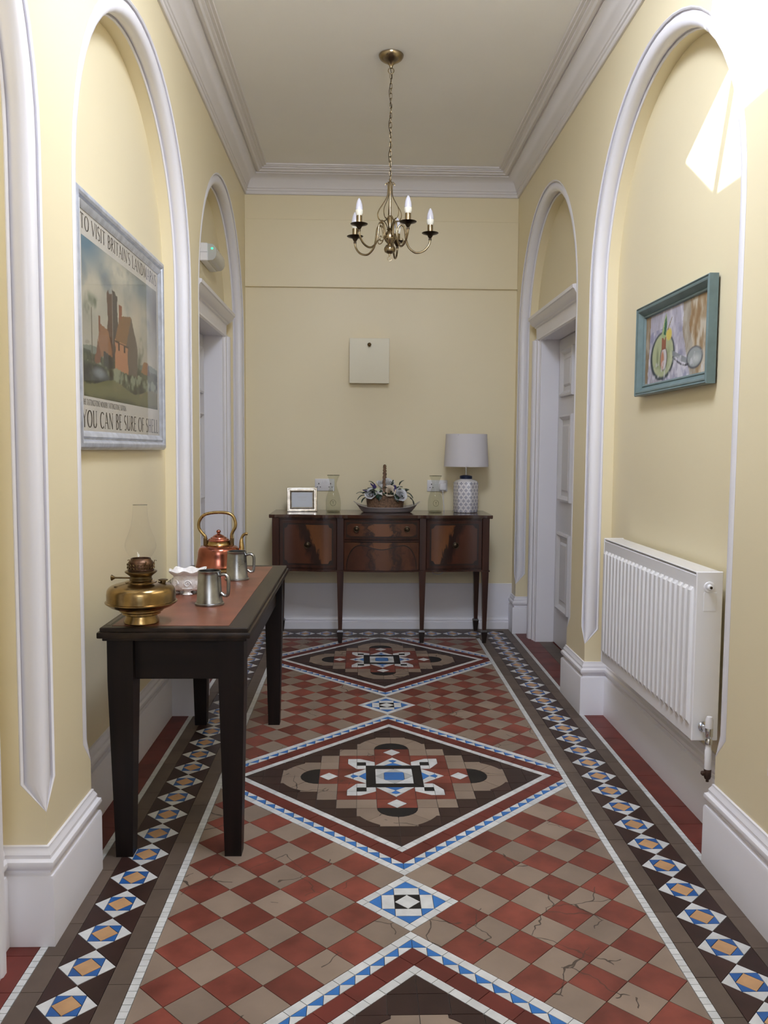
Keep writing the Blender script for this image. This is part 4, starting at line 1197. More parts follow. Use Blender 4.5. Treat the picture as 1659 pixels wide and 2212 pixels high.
# ------------------------------------------------------------------ end wall fittings
def socket(x0, x1, z0, z1, label, plug=False):
    y = YB
    s_ = tag(empty('wall_socket', (0, 0, 0)), label, 'socket', 'double sockets on the end wall')
    MB().cbox(x0, x1, y-.010, y, z0, z1, .004, 2).build('face_plate', MM['plastic'], s_, smooth=40)
    cx = (x0+x1)/2
    for sg in (-1, 1):
        gx = cx+sg*.043
        if plug and sg > 0: continue
        mb = MB(); mb.box(gx-.003, gx+.003, y-.0108, y-.009, z0+.047, z0+.058)
        for q in (-1, 1): mb.box(gx+q*.011-.004, gx+q*.011+.004, y-.0108, y-.009, z0+.026, z0+.031)
        mb.build('pin_holes', MM['black'], s_)
    for sg in (-1, 1):
        MB().cbox(cx+sg*.010-.008, cx+sg*.010+.008, y-.014, y-.009, z1-.034, z1-.010, .002).build('switch', MM['plastic'], s_)
    return s_
socket(-.475, -.330, 1.026, 1.115, 'white double socket on the wall between photo frame and carafe')
socket(.352, .502, 1.026, 1.110, 'white double socket with a plug in it beside the table lamp', True)
pg = tag(empty('mains_plug', (.466, YB-.012, 1.056)), 'white mains plug pushed into the socket beside the table lamp', 'plug')
MB().cbox(-.026, .026, -.030, .001, -.022, .030, .009, 3).build('plug_body', MM['plastic'], pg, smooth=50)
MB().cbox(-.008, .008, -.024, -.008, -.032, -.020, .003).build('cord_grip', MM['plastic'], pg)
MB().tube(spline([(0, -.016, -.030), (.004, -.016, -.09), (.010, -.012, -.16), (.012, -.010, -.30), (.03, -.010, -.55), (.012, -.010, -.625), (-.03, -.010, -.645), (-.075, -.010, -.625), (-.09, -.010, -.56), (-.085, -.012, -.40)], 6), .0032, 7).build('cord', MM['plastic'], pg, smooth=60)
wb = tag(empty('wall_cabinet', (-0.080, YB, 1.970)), 'square cream box with a small brass knob on the end wall', 'box')
MB().cbox(-.140, .140, -.060, 0, -.160, .156, .003).build('box_body', M['wall'], wb)
lidb = MB().cbox(-.144, .144, -.072, -.058, -.162, .160, .002).build('box_front', MM['cream'], wb)
kb = MB().lathe([(0, 0), (.010, 0), (.010, .002), (.006, .004), (.006, .009), (.012, .014), (.014, .021), (.010, .027), (0, .029)], 20).build('knob', MM['brass_dark'], lidb, smooth=60, loc=(-.001, -.072, .112)); kb.rotation_euler = (PI/2, 0, 0)

# ------------------------------------------------------------------ radiator
XF, XBk, RY0, RY1, RZ0, RZ1 = 0.985, 1.085, 0.398, 1.470, 0.340, 0.926
rd = tag(empty('radiator', (0, 0, 0)), 'white ribbed panel radiator in the right-hand recess', 'radiator')
npl = 22; pit_ = (RY1-RY0-.03)/npl; ysamp = [(RY0, 0), (RY0+.014, 0)]
for i in range(npl):
    a = RY0+.015+i*pit_
    ysamp += [(a+.14*pit_, 0), (a+.19*pit_, .75), (a+.27*pit_, 1), (a+.73*pit_, 1), (a+.81*pit_, .75), (a+.86*pit_, 0)]
ysamp += [(RY1-.014, 0), (RY1, 0)]
zr = [(RZ0+.004, 0), (RZ0+.050, 0), (RZ0+.066, 1), (RZ1-.068, 1), (RZ1-.056, 0), (RZ1-.014, 0), (RZ1-.010, -.6)]
def fpanel(x, s_): return [[(x - s_*.011*k*q if q >= 0 else x+s_*.008, y, z) for y, k in ysamp] for z, q in zr]
MB().grid(fpanel(XF+.010, 1)).build('front_panel', MM['radiator'], rd, smooth=28)
MB().grid(fpanel(XBk-.010, -1)).build('back_panel', MM['radiator'], rd, smooth=28)
mb = MB().cbox(XF+.010, XBk-.006, RY0, RY1, RZ1-.006, RZ1, .002)
mb.build('top_grille', MM['radiator'], rd)
for (a, b) in ((RY0-.004, RY0+.006), (RY1-.006, RY1+.004)):
    MB().cbox(XF+.008, XBk, a, b, RZ0+.002, RZ1+.001, .003).build('side_panel', MM['radiator'], rd, smooth=30)
MB().box(XF+.022, XBk-.022, RY0+.02, RY1-.02, RZ0+.02, RZ1-.02).build('convector', MM['dimplastic'], rd)
def ylathe(prof, c, m_, nm, par, seg=24):
    o = MB().lathe(prof, seg).build(nm, m_, par, smooth=40, loc=c); o.rotation_euler = (PI/2, 0, 0); return o
bv = ylathe([(0, 0), (.019, 0), (.019, .001), (.017, .003), (.0125, .003), (.0125, .001), (.010, .001), (.010, .010), (.008, .016), (0, .016)], (XF+.052, RY0-.004, RZ1-.052), MM['radiator'], 'bleed_plug', rd)
ylathe([(0, .0), (.0045, 0), (.0045, .0175), (0, .0175)], (0, 0, 0), MM['antique_dark'], 'bleed_screw', bv).rotation_euler = (0, 0, 0)
MB().cbox(XF+.034, XF+.078, RY0-.0052, RY0-.003, RZ1-.135, RZ1-.070, .001).build('raised_label', MM['radiator'], rd)
ylathe([(0, 0), (.018, 0), (.018, .003), (.014, .005), (.011, .006), (.011, .035), (.013, .036), (.013, .050), (0, .050)], (XF+.048, RY0-.004, RZ0+.052), MM['chrome'], 'valve_union', rd)
vx, vy = XF+.048, RY0-.052
MB().lathe([(0, RZ0+.030), (.010, RZ0+.030), (.013, RZ0+.036), (.013, RZ0+.062), (.011, RZ0+.066), (0, RZ0+.066)], 20, c=(vx, vy, 0)).build('valve_body', MM['chrome'], rd, smooth=40)
MB().lathe([(0, RZ0+.050), (.0125, RZ0+.050), (.0125, RZ0+.090), (.009, RZ0+.102), (0, RZ0+.104)], 16, c=(vx, vy, 0)).build('valve_cap', MM['plastic'], rd, smooth=40)
MB().lathe([(0, RZ0+.008), (.012, RZ0+.008), (.012, RZ0+.022), (.009, RZ0+.026), (.009, RZ0+.032), (0, RZ0+.032)], 16, c=(vx, vy, 0)).build('union_nut', MM['chrome'], rd, smooth=40)
MB().lathe([(0, RZ0-.078), (.0115, RZ0-.078), (.0115, RZ0-.012), (.010, RZ0-.010), (.0095, RZ0+.010), (0, RZ0+.010)], 16, c=(vx, vy, 0)).build('pipe_sleeve', MM['plastic'], rd, smooth=40)
mb = MB().lathe([(0, RZ0-.122), (.005, RZ0-.122), (.005, RZ0-.114), (.009, RZ0-.112), (.012, RZ0-.104), (.012, RZ0-.080), (.009, RZ0-.076), (0, RZ0-.076)], 14, c=(vx, vy, 0))
mb.cbox(vx-.022, vx-.008, vy-.007, vy+.007, RZ0-.100, RZ0-.086, .003)
mb.build('drain_cock', MM['rust'], rd, smooth=40)
for y in (RY0+.22, RY1-.22): MB().box(XBk-.004, XW[1]+REC, y-.02, y+.02, RZ0+.10, RZ1-.08).build('wall_bracket', MM['radiator'], rd)

# ------------------------------------------------------------------ pictures
import numpy as np
def vnoise(nx, ny, sx, sy, seed, octs=4):
    """smooth value noise on an nx x ny grid"""
    rg = np.random.RandomState(seed); out = np.zeros((ny, nx)); amp = 1.0; tot = 0
    for o_ in range(octs):
        gx, gy = int(sx*2**o_)+3, int(sy*2**o_)+3
        g = rg.rand(gy, gx)
        X = np.linspace(0, sx*2**o_, nx); Y = np.linspace(0, sy*2**o_, ny)
        xi = X.astype(int); yi = Y.astype(int); fx = X-xi; fy = Y-yi
        fx = fx*fx*(3-2*fx); fy = fy*fy*(3-2*fy)
        a = g[np.ix_(yi, xi)]*(1-fx)+g[np.ix_(yi, xi+1)]*fx
        b = g[np.ix_(yi+1, xi)]*(1-fx)+g[np.ix_(yi+1, xi+1)]*fx
        out += amp*(a*(1-fy)[:, None]+b*fy[:, None]); tot += amp; amp *= .5
    return out/tot
def lin(c): c = np.array(c)/255.0; return np.where(c <= .04045, c/12.92, ((c+.055)/1.055)**2.4)
def painting_mesh(name, img, x, ya, yb, z0, z1, m_, parent):
    """flat print: one colour per vertex; columns run from ya to yb"""
    ny, nx, _ = img.shape
    Y = np.linspace(ya, yb, nx); Z = np.linspace(z0, z1, ny)
    v = [(x, float(Y[i]), float(Z[j])) for j in range(ny) for i in range(nx)]
    f = [(j*nx+i, j*nx+i+1, (j+1)*nx+i+1, (j+1)*nx+i) for j in range(ny-1) for i in range(nx-1)]
    me = bpy.data.meshes.new(name); me.from_pydata(v, [], f); me.materials.append(m_)
    ca = me.color_attributes.new('paint', 'FLOAT_COLOR', 'POINT')
    rgba = np.ones((ny*nx, 4), dtype=np.float32); rgba[:, :3] = img.reshape(-1, 3)
    ca.data.foreach_set('color', rgba.ravel())
    o = bpy.data.objects.new(name, me); COL.objects.link(o); o.parent = parent
    return o
def put(img, mask, col, a=1.0):
    mk = (mask*a)[..., None]; img[:] = img*(1-mk)+lin(col)*mk
def blob(U, V, cx, cy, rx, ry, soft=.15):
    d = np.sqrt(((U-cx)/rx)**2+((V-cy)/ry)**2); return np.clip((1+soft-d)/(2*soft), 0, 1)
def inpoly(U, V, pts):
    m_ = np.zeros(U.shape, bool); n = len(pts)
    for i in range(n):
        (x1, y1), (x2, y2) = pts[i], pts[(i+1) % n]
        if y1 == y2: continue
        c_ = ((V >= min(y1, y2)) & (V < max(y1, y2)) & (U < x1+(V-y1)*(x2-x1)/(y2-y1))); m_ ^= c_
    return m_.astype(float)
def wall_frame(x, s, y0, y1, z0, z1, prof):
    rows = [[(x-s*d_, y0+i, z0+i), (x-s*d_, y1-i, z0+i), (x-s*d_, y1-i, z1-i), (x-s*d_, y0+i, z1-i)] for i, d_ in prof]
    return MB().grid(rows, closed_u=True)

# travel poster on the left wall (a plain country scene in the poster's colours)
xp = XW[-1]-REC
PY0, PY1, PZ0, PZ1 = 0.425, 1.655, 1.322, 2.196
ps = tag(empty('framed_poster', (0, 0, 0)), 'large silver-framed travel poster with a brick tower landscape on the left wall', 'poster')
MB().box(xp, xp+.012, PY0+.02, PY1-.02, PZ0+.02, PZ1-.02).build('back_board', MM['paper'], ps)
wall_frame(xp, -1, PY0, PY1, PZ0, PZ1, [(0, 0), (0, .016), (.004, .024), (.012, .030), (.024, .032), (.032, .028), (.036, .020), (.040, .020), (.046, .026), (.056, .022), (.066, .015), (.066, .008)]).build('frame', MM['silverpaint'], ps, smooth=28, fix=True)
PWy0, PWy1 = PY0+.060, PY1-.060
nx, ny = 190, 140
U, V = np.meshgrid(np.linspace(0, 1, nx), np.linspace(0, 1, ny))
n1 = vnoise(nx, ny, 4, 4, 1); n2 = vnoise(nx, ny, 7, 5, 2); n3 = vnoise(nx, ny, 22, 16, 3, 3)
img = np.zeros((ny, nx, 3)) + lin((168, 165, 150))
sky = np.clip((n1-.42)*4, 0, 1); put(img, sky, (190, 184, 164)); put(img, np.clip((n2-.55)*5, 0, 1)*np.clip((V-.35)*2, 0, 1), (112, 128, 138), .8)
put(img, np.clip((.42-n1)*5, 0, 1)*np.clip((V-.4)*2, 0, 1), (120, 116, 105), .8)
put(img, blob(U, V, 0, 1.0, .25, .16, .6), (92, 124, 142)); put(img, blob(U, V, .72, .92, .30, .10, .7), (108, 128, 138), .8)
put(img, blob(U, V, 1.0, .80, .13, .22, .6), (92, 90, 88), .85); put(img, blob(U, V, .45, .93, .16, .09, .7)*np.clip(n3*1.6, 0, 1), (206, 200, 178), .9)
put(img, blob(U, V, .66, .60, .06, .20, .6)*np.clip(n2*1.4, 0, 1), (204, 190, 166), .8); put(img, np.clip(1-V/.55, 0, 1), (186, 172, 148), .55)
jt = (n3-.5)*.025
hill = (V < .30+.05*n1+.02*np.sin(U*9)).astype(float); put(img, hill, (120, 128, 116))
put(img, (V < .26+.05*n2).astype(float), (82, 88, 66))
put(img, np.clip((n3-.5)*6, 0, 1)*(V < .30), (52, 58, 48), .8)
# generic tower and farmhouse
put(img, inpoly(U+jt, V, [(.27, .30), (.27, .74), (.285, .76), (.30, .735), (.335, .745), (.335, .30)]), (84, 60, 50)); put(img, inpoly(U+jt, V, [(.335, .30), (.335, .78), (.36, .77), (.38, .755), (.40, .75), (.40, .30)]), (72, 66, 64))
put(img, inpoly(U, V, [(.333, .40), (.333, .76), (.338, .76), (.338, .40)]), (150, 140, 128))
put(img, inpoly(U+jt, V, [(.36, .42), (.42, .62), (.58, .66), (.62, .42)]), (128, 92, 58)); put(img, inpoly(U+jt, V, [(.585, .66), (.50, .42), (.54, .16), (.66, .16), (.68, .42)]), (98, 84, 74))
put(img, inpoly(U+jt, V, [(.36, .18), (.36, .44), (.53, .43), (.53, .18)]), (176, 122, 88)); put(img, inpoly(U, V, [(.35, .425), (.35, .435), (.54, .425), (.54, .415)]), (60, 42, 36))
for a in (.40, .475): put(img, inpoly(U, V, [(a, .37), (a, .42), (a+.018, .42), (a+.018, .37)]), (64, 50, 46))
put(img, inpoly(U+jt, V, [(.42, .60), (.42, .70), (.455, .70), (.455, .60)]), (140, 84, 60))
put(img, inpoly(U+jt, V, [(.14, .28), (.18, .50), (.28, .48), (.33, .30)]), (142, 100, 72)); put(img, inpoly(U+jt, V, [(.12, .24), (.15, .40), (.19, .28), (.19, .18)]), (118, 78, 58))
put(img, inpoly(U, V, [(.165, .44), (.165, .55), (.19, .55), (.19, .44)]), (128, 82, 62)); put(img, inpoly(U, V, [(.22, .22), (.22, .33), (.34, .30), (.34, .20)]), (58, 58, 58))
put(img, inpoly(U+jt, V, [(.72, .27), (.77, .36), (.84, .36), (.82, .26)]), (148, 104, 66)); put(img, inpoly(U+jt, V, [(.82, .26), (.84, .36), (.875, .26)]), (78, 62, 54))
for cx, cy, rx, ry, col in ((.08, .60, .05, .06, (96, 108, 88)), (.05, .54, .035, .05, (108, 116, 98)), (.13, .63, .03, .035, (92, 104, 86)), (.73, .46, .035, .07, (74, 82, 68)), (.70, .34, .03, .06, (86, 92, 76))):
    put(img, blob(U, V, cx, cy, rx, ry, .5)*np.clip((n3-.3)*3, 0, 1), col, .9)
put(img, inpoly(U, V, [(.085, .20), (.09, .58), (.10, .58), (.10, .20)]), (92, 82, 68), .8)
hedge = ((V < .20+.05*n3) & (V > .115-.03*np.sin(U*11+1))).astype(float); put(img, hedge, (72, 78, 58)); put(img, hedge*np.clip((n3-.52)*8, 0, 1), (136, 142, 118)); put(img, hedge*np.clip((.46-n3)*9, 0, 1), (40, 38, 36))
put(img, blob(U, V, .19, .14, .12, .05, .3)*np.clip(n3*1.7, 0, 1), (58, 64, 70)); put(img, blob(U, V, .17, .17, .06, .03, .5), (138, 144, 146), .8)
gr = (V < .115-.03*np.sin(U*11+1)).astype(float); put(img, gr, (108, 108, 74)); put(img, gr*np.clip((n2-.5)*5, 0, 1), (140, 122, 88), .8); put(img, gr*np.clip((.045-V)*25+(n2-.5)*2, 0, 1), (58, 62, 44), .9)
ZP0, ZP1 = PZ0+.185, PZ1-.150
zl = lambda z: z
painting_mesh('printed_picture', img, xp+.0132, PWy0+.034, PWy1-.036, ZP0, ZP1, attr_mat('poster_picture_print', .5), ps)
# roman capitals drawn stroke by stroke
TK, TN = .115, .055
def g_line(x0, y0, x1, y1, w_): return ('l', x0, y0, x1, y1, w_)
def g_arc(cx, cy, rx, ry, a0, a1, wa=TK, wb=TN): return ('a', cx, cy, rx, ry, a0, a1, wa, wb)
def g_ser(x, y, w_=.16): return ('l', x-w_/2, y, x+w_/2, y, .035)
GL = {
 'A': (.62, [g_line(.05, .02, .30, 1, TN), g_line(.30, 1, .57, .02, TK), g_line(.13, .36, .46, .36, TN), g_ser(.06, .018), g_ser(.56, .018)]),
 'B': (.52, [g_line(.12, 0, .12, 1, TK), g_arc(.18, .755, .22, .225, -90, 90), g_arc(.18, .275, .27, .255, -90, 90), g_line(.05, .983, .2, .983, .035), g_line(.05, .018, .2, .018, .035), g_line(.12, .53, .2, .53, TN)]),
 'C': (.62, [g_arc(.36, .5, .29, .475, 48, 312)]),
 'D': (.66, [g_line(.12, 0, .12, 1, TK), g_arc(.16, .5, .42, .475, -90, 90), g_line(.05, .983, .2, .983, .035), g_line(.05, .018, .2, .018, .035)]),
 'E': (.48, [g_line(.12, 0, .12, 1, TK), g_line(.05, .98, .43, .98, TN), g_line(.12, .52, .36, .52, TN), g_line(.05, .022, .45, .022, TN), g_line(.42, .98, .42, .88, .03), g_line(.44, .02, .44, .13, .03)]),
 'F': (.46, [g_line(.12, 0, .12, 1, TK), g_line(.05, .98, .42, .98, TN), g_line(.12, .52, .35, .52, TN), g_ser(.12, .018), g_line(.41, .98, .41, .87, .03)]),
 'G': (.66, [g_arc(.36, .5, .29, .475, 48, 330), g_line(.58, .02, .58, .42, TK)]),
 'H': (.66, [g_line(.13, 0, .13, 1, TK), g_line(.53, 0, .53, 1, TK), g_line(.13, .52, .53, .52, TN), g_ser(.13, .018), g_ser(.53, .018), g_ser(.13, .982), g_ser(.53, .982)]),
 'I': (.26, [g_line(.13, 0, .13, 1, TK), g_ser(.13, .018), g_ser(.13, .982)]),
 'K': (.60, [g_line(.12, 0, .12, 1, TK), g_line(.14, .42, .50, .98, TN), g_line(.25, .58, .55, .02, TK), g_ser(.12, .018), g_ser(.12, .982)]),
 'L': (.48, [g_line(.12, 0, .12, 1, TK), g_line(.05, .022, .45, .022, TN), g_ser(.12, .982), g_line(.44, .02, .44, .15, .03)]),
 'M': (.78, [g_line(.08, 0, .14, 1, TN), g_line(.14, 1, .39, .06, TK), g_line(.39, .06, .64, 1, TN), g_line(.64, 1, .70, 0, TK), g_ser(.08, .018), g_ser(.70, .018)]),
 'N': (.70, [g_line(.12, 0, .12, 1, TN), g_line(.12, .98, .58, .02, TK), g_line(.58, 0, .58, 1, TN), g_ser(.12, .018), g_ser(.58, .982)]),
 'O': (.70, [g_arc(.35, .5, .29, .475, 0, 360)]),
 'R': (.56, [g_line(.12, 0, .12, 1, TK), g_arc(.18, .75, .24, .23, -90, 90), g_line(.12, .52, .2, .52, TN), g_line(.24, .52, .53, .02, TK), g_ser(.12, .018), g_line(.05, .983, .2, .983, .035)]),
 'S': (.46, [g_arc(.23, .745, .165, .23, 40, 250, .08, TN), g_line(.14, .60, .32, .40, TK), g_arc(.225, .255, .175, .23, -130, 70, .08, TN)]),
 'T': (.56, [g_line(.28, 0, .28, 1, TK), g_line(.03, .98, .53, .98, TN), g_ser(.28, .018), g_line(.04, .98, .04, .88, .03), g_line(.52, .98, .52, .88, .03)]),
 'U': (.64, [g_line(.13, .28, .13, 1, TK), g_line(.52, .28, .52, 1, TN), g_arc(.325, .28, .195, .255, 180, 360), g_ser(.13, .982), g_ser(.52, .982)]),
 'V': (.60, [g_line(.05, .98, .30, .02, TK), g_line(.30, .02, .56, .98, TN), g_ser(.06, .982), g_ser(.55, .982)]),
 'W': (.84, [g_line(.05, .98, .24, .02, TK), g_line(.24, .02, .42, .9, TN), g_line(.42, .9, .60, .02, TK), g_line(.60, .02, .80, .98, TN)]),
 'Y': (.60, [g_line(.05, .98, .30, .48, TK), g_line(.30, .48, .56, .98, TN), g_line(.30, 0, .30, .5, TK), g_ser(.30, .018), g_ser(.06, .982), g_ser(.55, .982)]),
 "'": (.12, [g_line(.06, .80, .06, 1, .06)]), ',': (.2, [g_line(.10, .06, .06, -.12, .06)]), ' ': (.30, []),
}
def lettering(text, width, height, bold=1.0):
    """flat letters as 2d quads, scaled to fit width x height"""
    tot = sum(GL[c_][0]+.04 for c_ in text); kx = width/tot; quads = []; x = 0
    for c_ in text:
        w_, st_ = GL[c_]
        for q in st_:
            if q[0] == 'l':
                _, x0_, y0_, x1_, y1_, lw_ = q; pts = [((x0_, y0_), lw_), ((x1_, y1_), lw_)]
            else:
                _, cx, cy, rx, ry, a0, a1, wa, wb_ = q; n = max(6, int(abs(a1-a0)/15)); pts = []
                for i in range(n+1):
                    a = math.radians(a0+(a1-a0)*i/n); pts.append(((cx+rx*math.cos(a), cy+ry*math.sin(a)), wa*abs(math.cos(a))+wb_*abs(math.sin(a))))
            P_ = [Vector(p[0]) for p in pts]
            L_, R_ = [], []
            for i in range(len(P_)):
                d_ = (P_[min(i+1, len(P_)-1)]-P_[max(i-1, 0)]).normalized(); n_ = Vector((-d_.y, d_.x))*(pts[i][1]*bold/2)
                L_.append(P_[i]+n_); R_.append(P_[i]-n_)
            for i in range(len(P_)-1):
                quads.append([((x+p.x)*kx, p.y*height) for p in (R_[i], R_[i+1], L_[i+1], L_[i])])
        x += w_+.04
    return quads
def poster_text(name, text, y0, y1, z0, h, bold=1.0):
    mb = MB()
    for k, q in enumerate(lettering(text, y1-y0, h, bold)):
        mb.add([(xp+.0134+.000004*(k % 7), y0+a, z0+b) for a, b in q], [(0, 1, 2, 3)])
    mb.build(name, MM['ink'], ps)
MB().box(xp+.012, xp+.0130, PWy0, PWy1, PZ0+.055, PZ1-.055).build('paper', MM['paper'], ps)
poster_text('headline', "TO VISIT BRITAIN'S LANDMARKS", PWy0+.028, PWy1-.034, ZP1+.022, .050, 1.0)
poster_text('slogan', 'YOU CAN BE SURE OF SHELL', PWy0+.010, PWy1-.030, PZ0+.078, .060, 1.1)
poster_text('caption', 'THE TATTINGSTONE WONDER, TATTINGSTONE, SUFFOLK', PWy0+.018, PWy0+.018+.53, ZP0-.030, .020, 1.2)
MB().box(xp+.0146, xp+.0152, PY0+.055, PY1-.055, PZ0+.055, PZ1-.055).build('glass', MM['pane'], ps)

# still life painting on the right wall
xq = XW[1]+REC
QY0, QY1, QZ0, QZ1 = 0.565, 1.335, 1.572, 1.955
pt = tag(empty('framed_painting', (0, 0, 0)), 'teal-framed still life painting above the radiator', 'painting')
wall_frame(xq, 1, QY0, QY1, QZ0, QZ1, [(0, .008), (0, .040), (.004, .044), (.009, .040), (.013, .042), (.019, .040), (.034, .024), (.038, .020), (.041, .023), (.046, .021), (.049, .015), (.049, .008)]).build('frame', MM['teal'], pt, smooth=28, fix=True)
MB().box(xq-.010, xq, QY0+.02, QY1-.02, QZ0+.02, QZ1-.02).build('back_board', MM['rust'], pt)
nx, ny = 170, 100
U, V = np.meshgrid(np.linspace(0, 1, nx), np.linspace(0, 1, ny))
st1 = vnoise(nx, ny, 26, 5, 21, 3); st2 = vnoise(nx, ny, 12, 6, 22, 4); st3 = vnoise(nx, ny, 40, 12, 23, 2)
img = np.zeros((ny, nx, 3))+lin((168, 165, 180))
put(img, np.clip((st1-.5)*5, 0, 1), (196, 194, 204)); put(img, np.clip((.48-st2)*6, 0, 1)*(V < .75), (128, 130, 162), .75); put(img, np.clip((.42-st1)*5, 0, 1), (146, 142, 150), .7)
edge = .60+.04*st2+.20*np.clip(.6-V, 0, 1)
tan = (U > edge).astype(float); put(img, tan, (158, 138, 110)); put(img, tan*np.clip((st1-.5)*6, 0, 1), (196, 188, 172), .85); put(img, tan*np.clip((.45-st1)*6, 0, 1), (134, 102, 66), .8); put(img, tan*(U < edge+.10), (150, 146, 138), .6)
tl_ = (U < .09-.04*(1-V)).astype(float); put(img, tl_, (140, 120, 94)); put(img, tl_*np.clip((st1-.5)*5, 0, 1), (178, 166, 148), .8)
put(img, blob(U, V, .30, .36, .205, .345, .04), (54, 66, 74)); put(img, blob(U, V, .305, .375, .175, .305, .05), (164, 172, 136)); put(img, blob(U, V, .305, .375, .175, .305, .05)*np.clip((st2-.52)*6, 0, 1), (184, 188, 160), .8)
put(img, blob(U, V, .305, .22, .12, .06, .5)*np.clip(st3*1.5, 0, 1), (128, 140, 108), .8); put(img, blob(U, V, .22, .36, .02, .12, .5), (112, 124, 94), .7); put(img, blob(U, V, .40, .36, .025, .10, .5), (140, 148, 112), .7)
put(img, blob(U, V, .325, .32, .062, .17, .08), (78, 66, 62)); put(img, blob(U, V, .325, .32, .050, .155, .1), (190, 186, 188)); put(img, blob(U, V, .305, .30, .028, .13, .2), (182, 128, 100))
put(img, inpoly(U, V, [(.29, .45), (.285, .62), (.36, .62), (.36, .45)]), (142, 86, 66)); put(img, inpoly(U, V, [(.28, .66), (.32, .86), (.35, .96), (.37, .84), (.36, .64), (.33, .58)]), (150, 168, 120)); put(img, inpoly(U, V, [(.315, .66), (.335, .86), (.355, .90), (.365, .78), (.35, .64)]), (44, 98, 72)); put(img, blob(U, V, .405, .64, .045, .085, .15), (204, 184, 92)); put(img, inpoly(U, V, [(.37, .70), (.44, .86), (.455, .87), (.39, .70)]), (140, 128, 96))
put(img, inpoly(U, V, [(.46, .40), (.52, .36), (.68, .25), (.70, .16), (.60, .22), (.52, .30), (.48, .22)]), (128, 134, 138), .9); put(img, blob(U, V, .80, .22, .115, .145, .07), (62, 66, 78)); put(img, blob(U, V, .80, .225, .10, .125, .1), (146, 152, 152)); put(img, blob(U, V, .82, .20, .05, .05, .6), (188, 192, 190), .8)
ln_ = np.abs(V-(.31-.16*np.sin((U-.47)*7)))
put(img, ((ln_ < .014) & (U > .47) & (U < .72)).astype(float), (58, 58, 70), .9)
put(img, np.clip((st3-.58)*6, 0, 1)*(V < .3), (206, 206, 214), .5)
painting_mesh('painted_canvas', img, xq-.0125, QY1-.047, QY0+.047, QZ0+.047, QZ1-.047, attr_mat('still_life_paint', .5), pt)

# ------------------------------------------------------------------ emergency light over the left door
xe = XW[-1]-REC
em = tag(empty('emergency_light', (xe, 2.86, 2.492)), 'white emergency exit light box above the left door', 'emergency light')
MB().cbox(.0, .046, -.165, .165, -.052, .052, .004).build('back_box', MM['plastic'], em, smooth=30)
rows = []
for t_ in range(9):
    a = PI*t_/8; rows.append((.046+.052*math.sin(a)**.6, -.050*math.cos(a)))
mb = MB().grid([[(x, y, z) for x, z in rows] for y in (-.155, .155)])
n = len(rows); mb.f.append(tuple(range(n))); mb.f.append(tuple(range(2*n-1, n-1, -1)))
MM['diffuser'] = mat('clear_ribbed_diffuser', (0.46, 0.46, 0.43), 0.2, coat=0.4)
df = mb.build('diffuser', MM['diffuser'], em, smooth=40)
m_, t_, b_ = nt('green_led'); b_.inputs['Emission Color'].default_value = (0.05, 1.0, 0.35, 1); b_.inputs['Emission Strength'].default_value = 2.0; b_.inputs['Base Color'].default_value = (0, .4, .15, 1)
MB().lathe([(0, -.006), (.006, -.003), (.006, .003), (0, .006)], 12, c=(.072, -.156, .020)).build('led', m_, df)
MB().cbox(.0, .046, -.168, -.160, -.004, .000, .001).build('clip', MM['dimplastic'], em)

# ------------------------------------------------------------------ chandelier
CX, CY = 0.002, 1.985
ch = tag(empty('chandelier', (CX, CY, HC)), 'five-arm antique brass chandelier with candle bulbs hanging from the ceiling', 'chandelier')
zz = lambda z: z-HC
MB().lathe([(0, 0), (.060, 0), (.063, -.003), (.062, -.010), (.056, -.020), (.046, -.028), (.032, -.036), (.020, -.042), (.012, -.050), (.008, -.058), (.007, -.066), (0, -.066)], 40).build('ceiling_rose', MM['antique'], ch, smooth=35)
def link_mesh(r, h, t__, name):
    pts = []
    for k in range(28):
        a = 2*PI*k/28; c_, s_ = math.cos(a), math.sin(a)
        pts.append((r*c_, 0, s_*r + (h if s_ > 0 else -h)*(1 if abs(s_) > .05 else 0)))
    mb = MB().tube(pts, t__, 7, closed=True, up=(0, 1, 0)); me = mb.mesh(name, 60); me.materials.append(MM['antique']); return me
def addlink(me, name, z, rot):
    o = bpy.data.objects.new(name, me); COL.objects.link(o); o.parent = ch; o.location = (0, 0, z); o.rotation_euler = (0, 0, rot)
MB().tube([(.0145*math.cos(a), 0, -.078+.0145*math.sin(a)) for a in [2*PI*k/28 for k in range(28)]], .0021, 7, closed=True, up=(0, 1, 0)).build('hanging_ring', MM['antique'], ch, smooth=60)
lk = link_mesh(.0058, .0085, .0015, 'chain_link')
ztop, zbot = -.104, zz(2.705)
nl = 22
for i in range(nl): addlink(lk, 'chain_link', ztop+(zbot-ztop)*i/(nl-1), (PI/2 if i % 2 else 0)+.3)
MB().tube([(.006*math.sin(i*.55)-.003, .004*math.cos(i*.5), -.066+(zbot-.01+.066)*i/40) for i in range(41)], .0018, 6).build('flex', MM['antique_dark'], ch, smooth=60)
MB().lathe([(0, zz(2.708)), (.004, zz(2.706)), (.007, zz(2.698)), (.005, zz(2.692)), (.009, zz(2.688)), (.005, zz(2.680)), (.006, zz(2.60)), (.0065, zz(2.52)), (.016, zz(2.512)), (.012, zz(2.50)), (.008, zz(2.47)), (.012, zz(2.455)), (.018, zz(2.452)), (.012, zz(2.446)), (.020, zz(2.436)), (.028, zz(2.424)), (.029, zz(2.404)), (.024, zz(2.392)), (.013, zz(2.380)), (.011, zz(2.376)), (.020, zz(2.372)), (.029, zz(2.358)), (.030, zz(2.350)), (.026, zz(2.338)), (.012, zz(2.330)), (.005, zz(2.328)), (.005, zz(2.318)), (0, zz(2.317))], 32).build('centre_column', MM['antique'], ch, smooth=35)
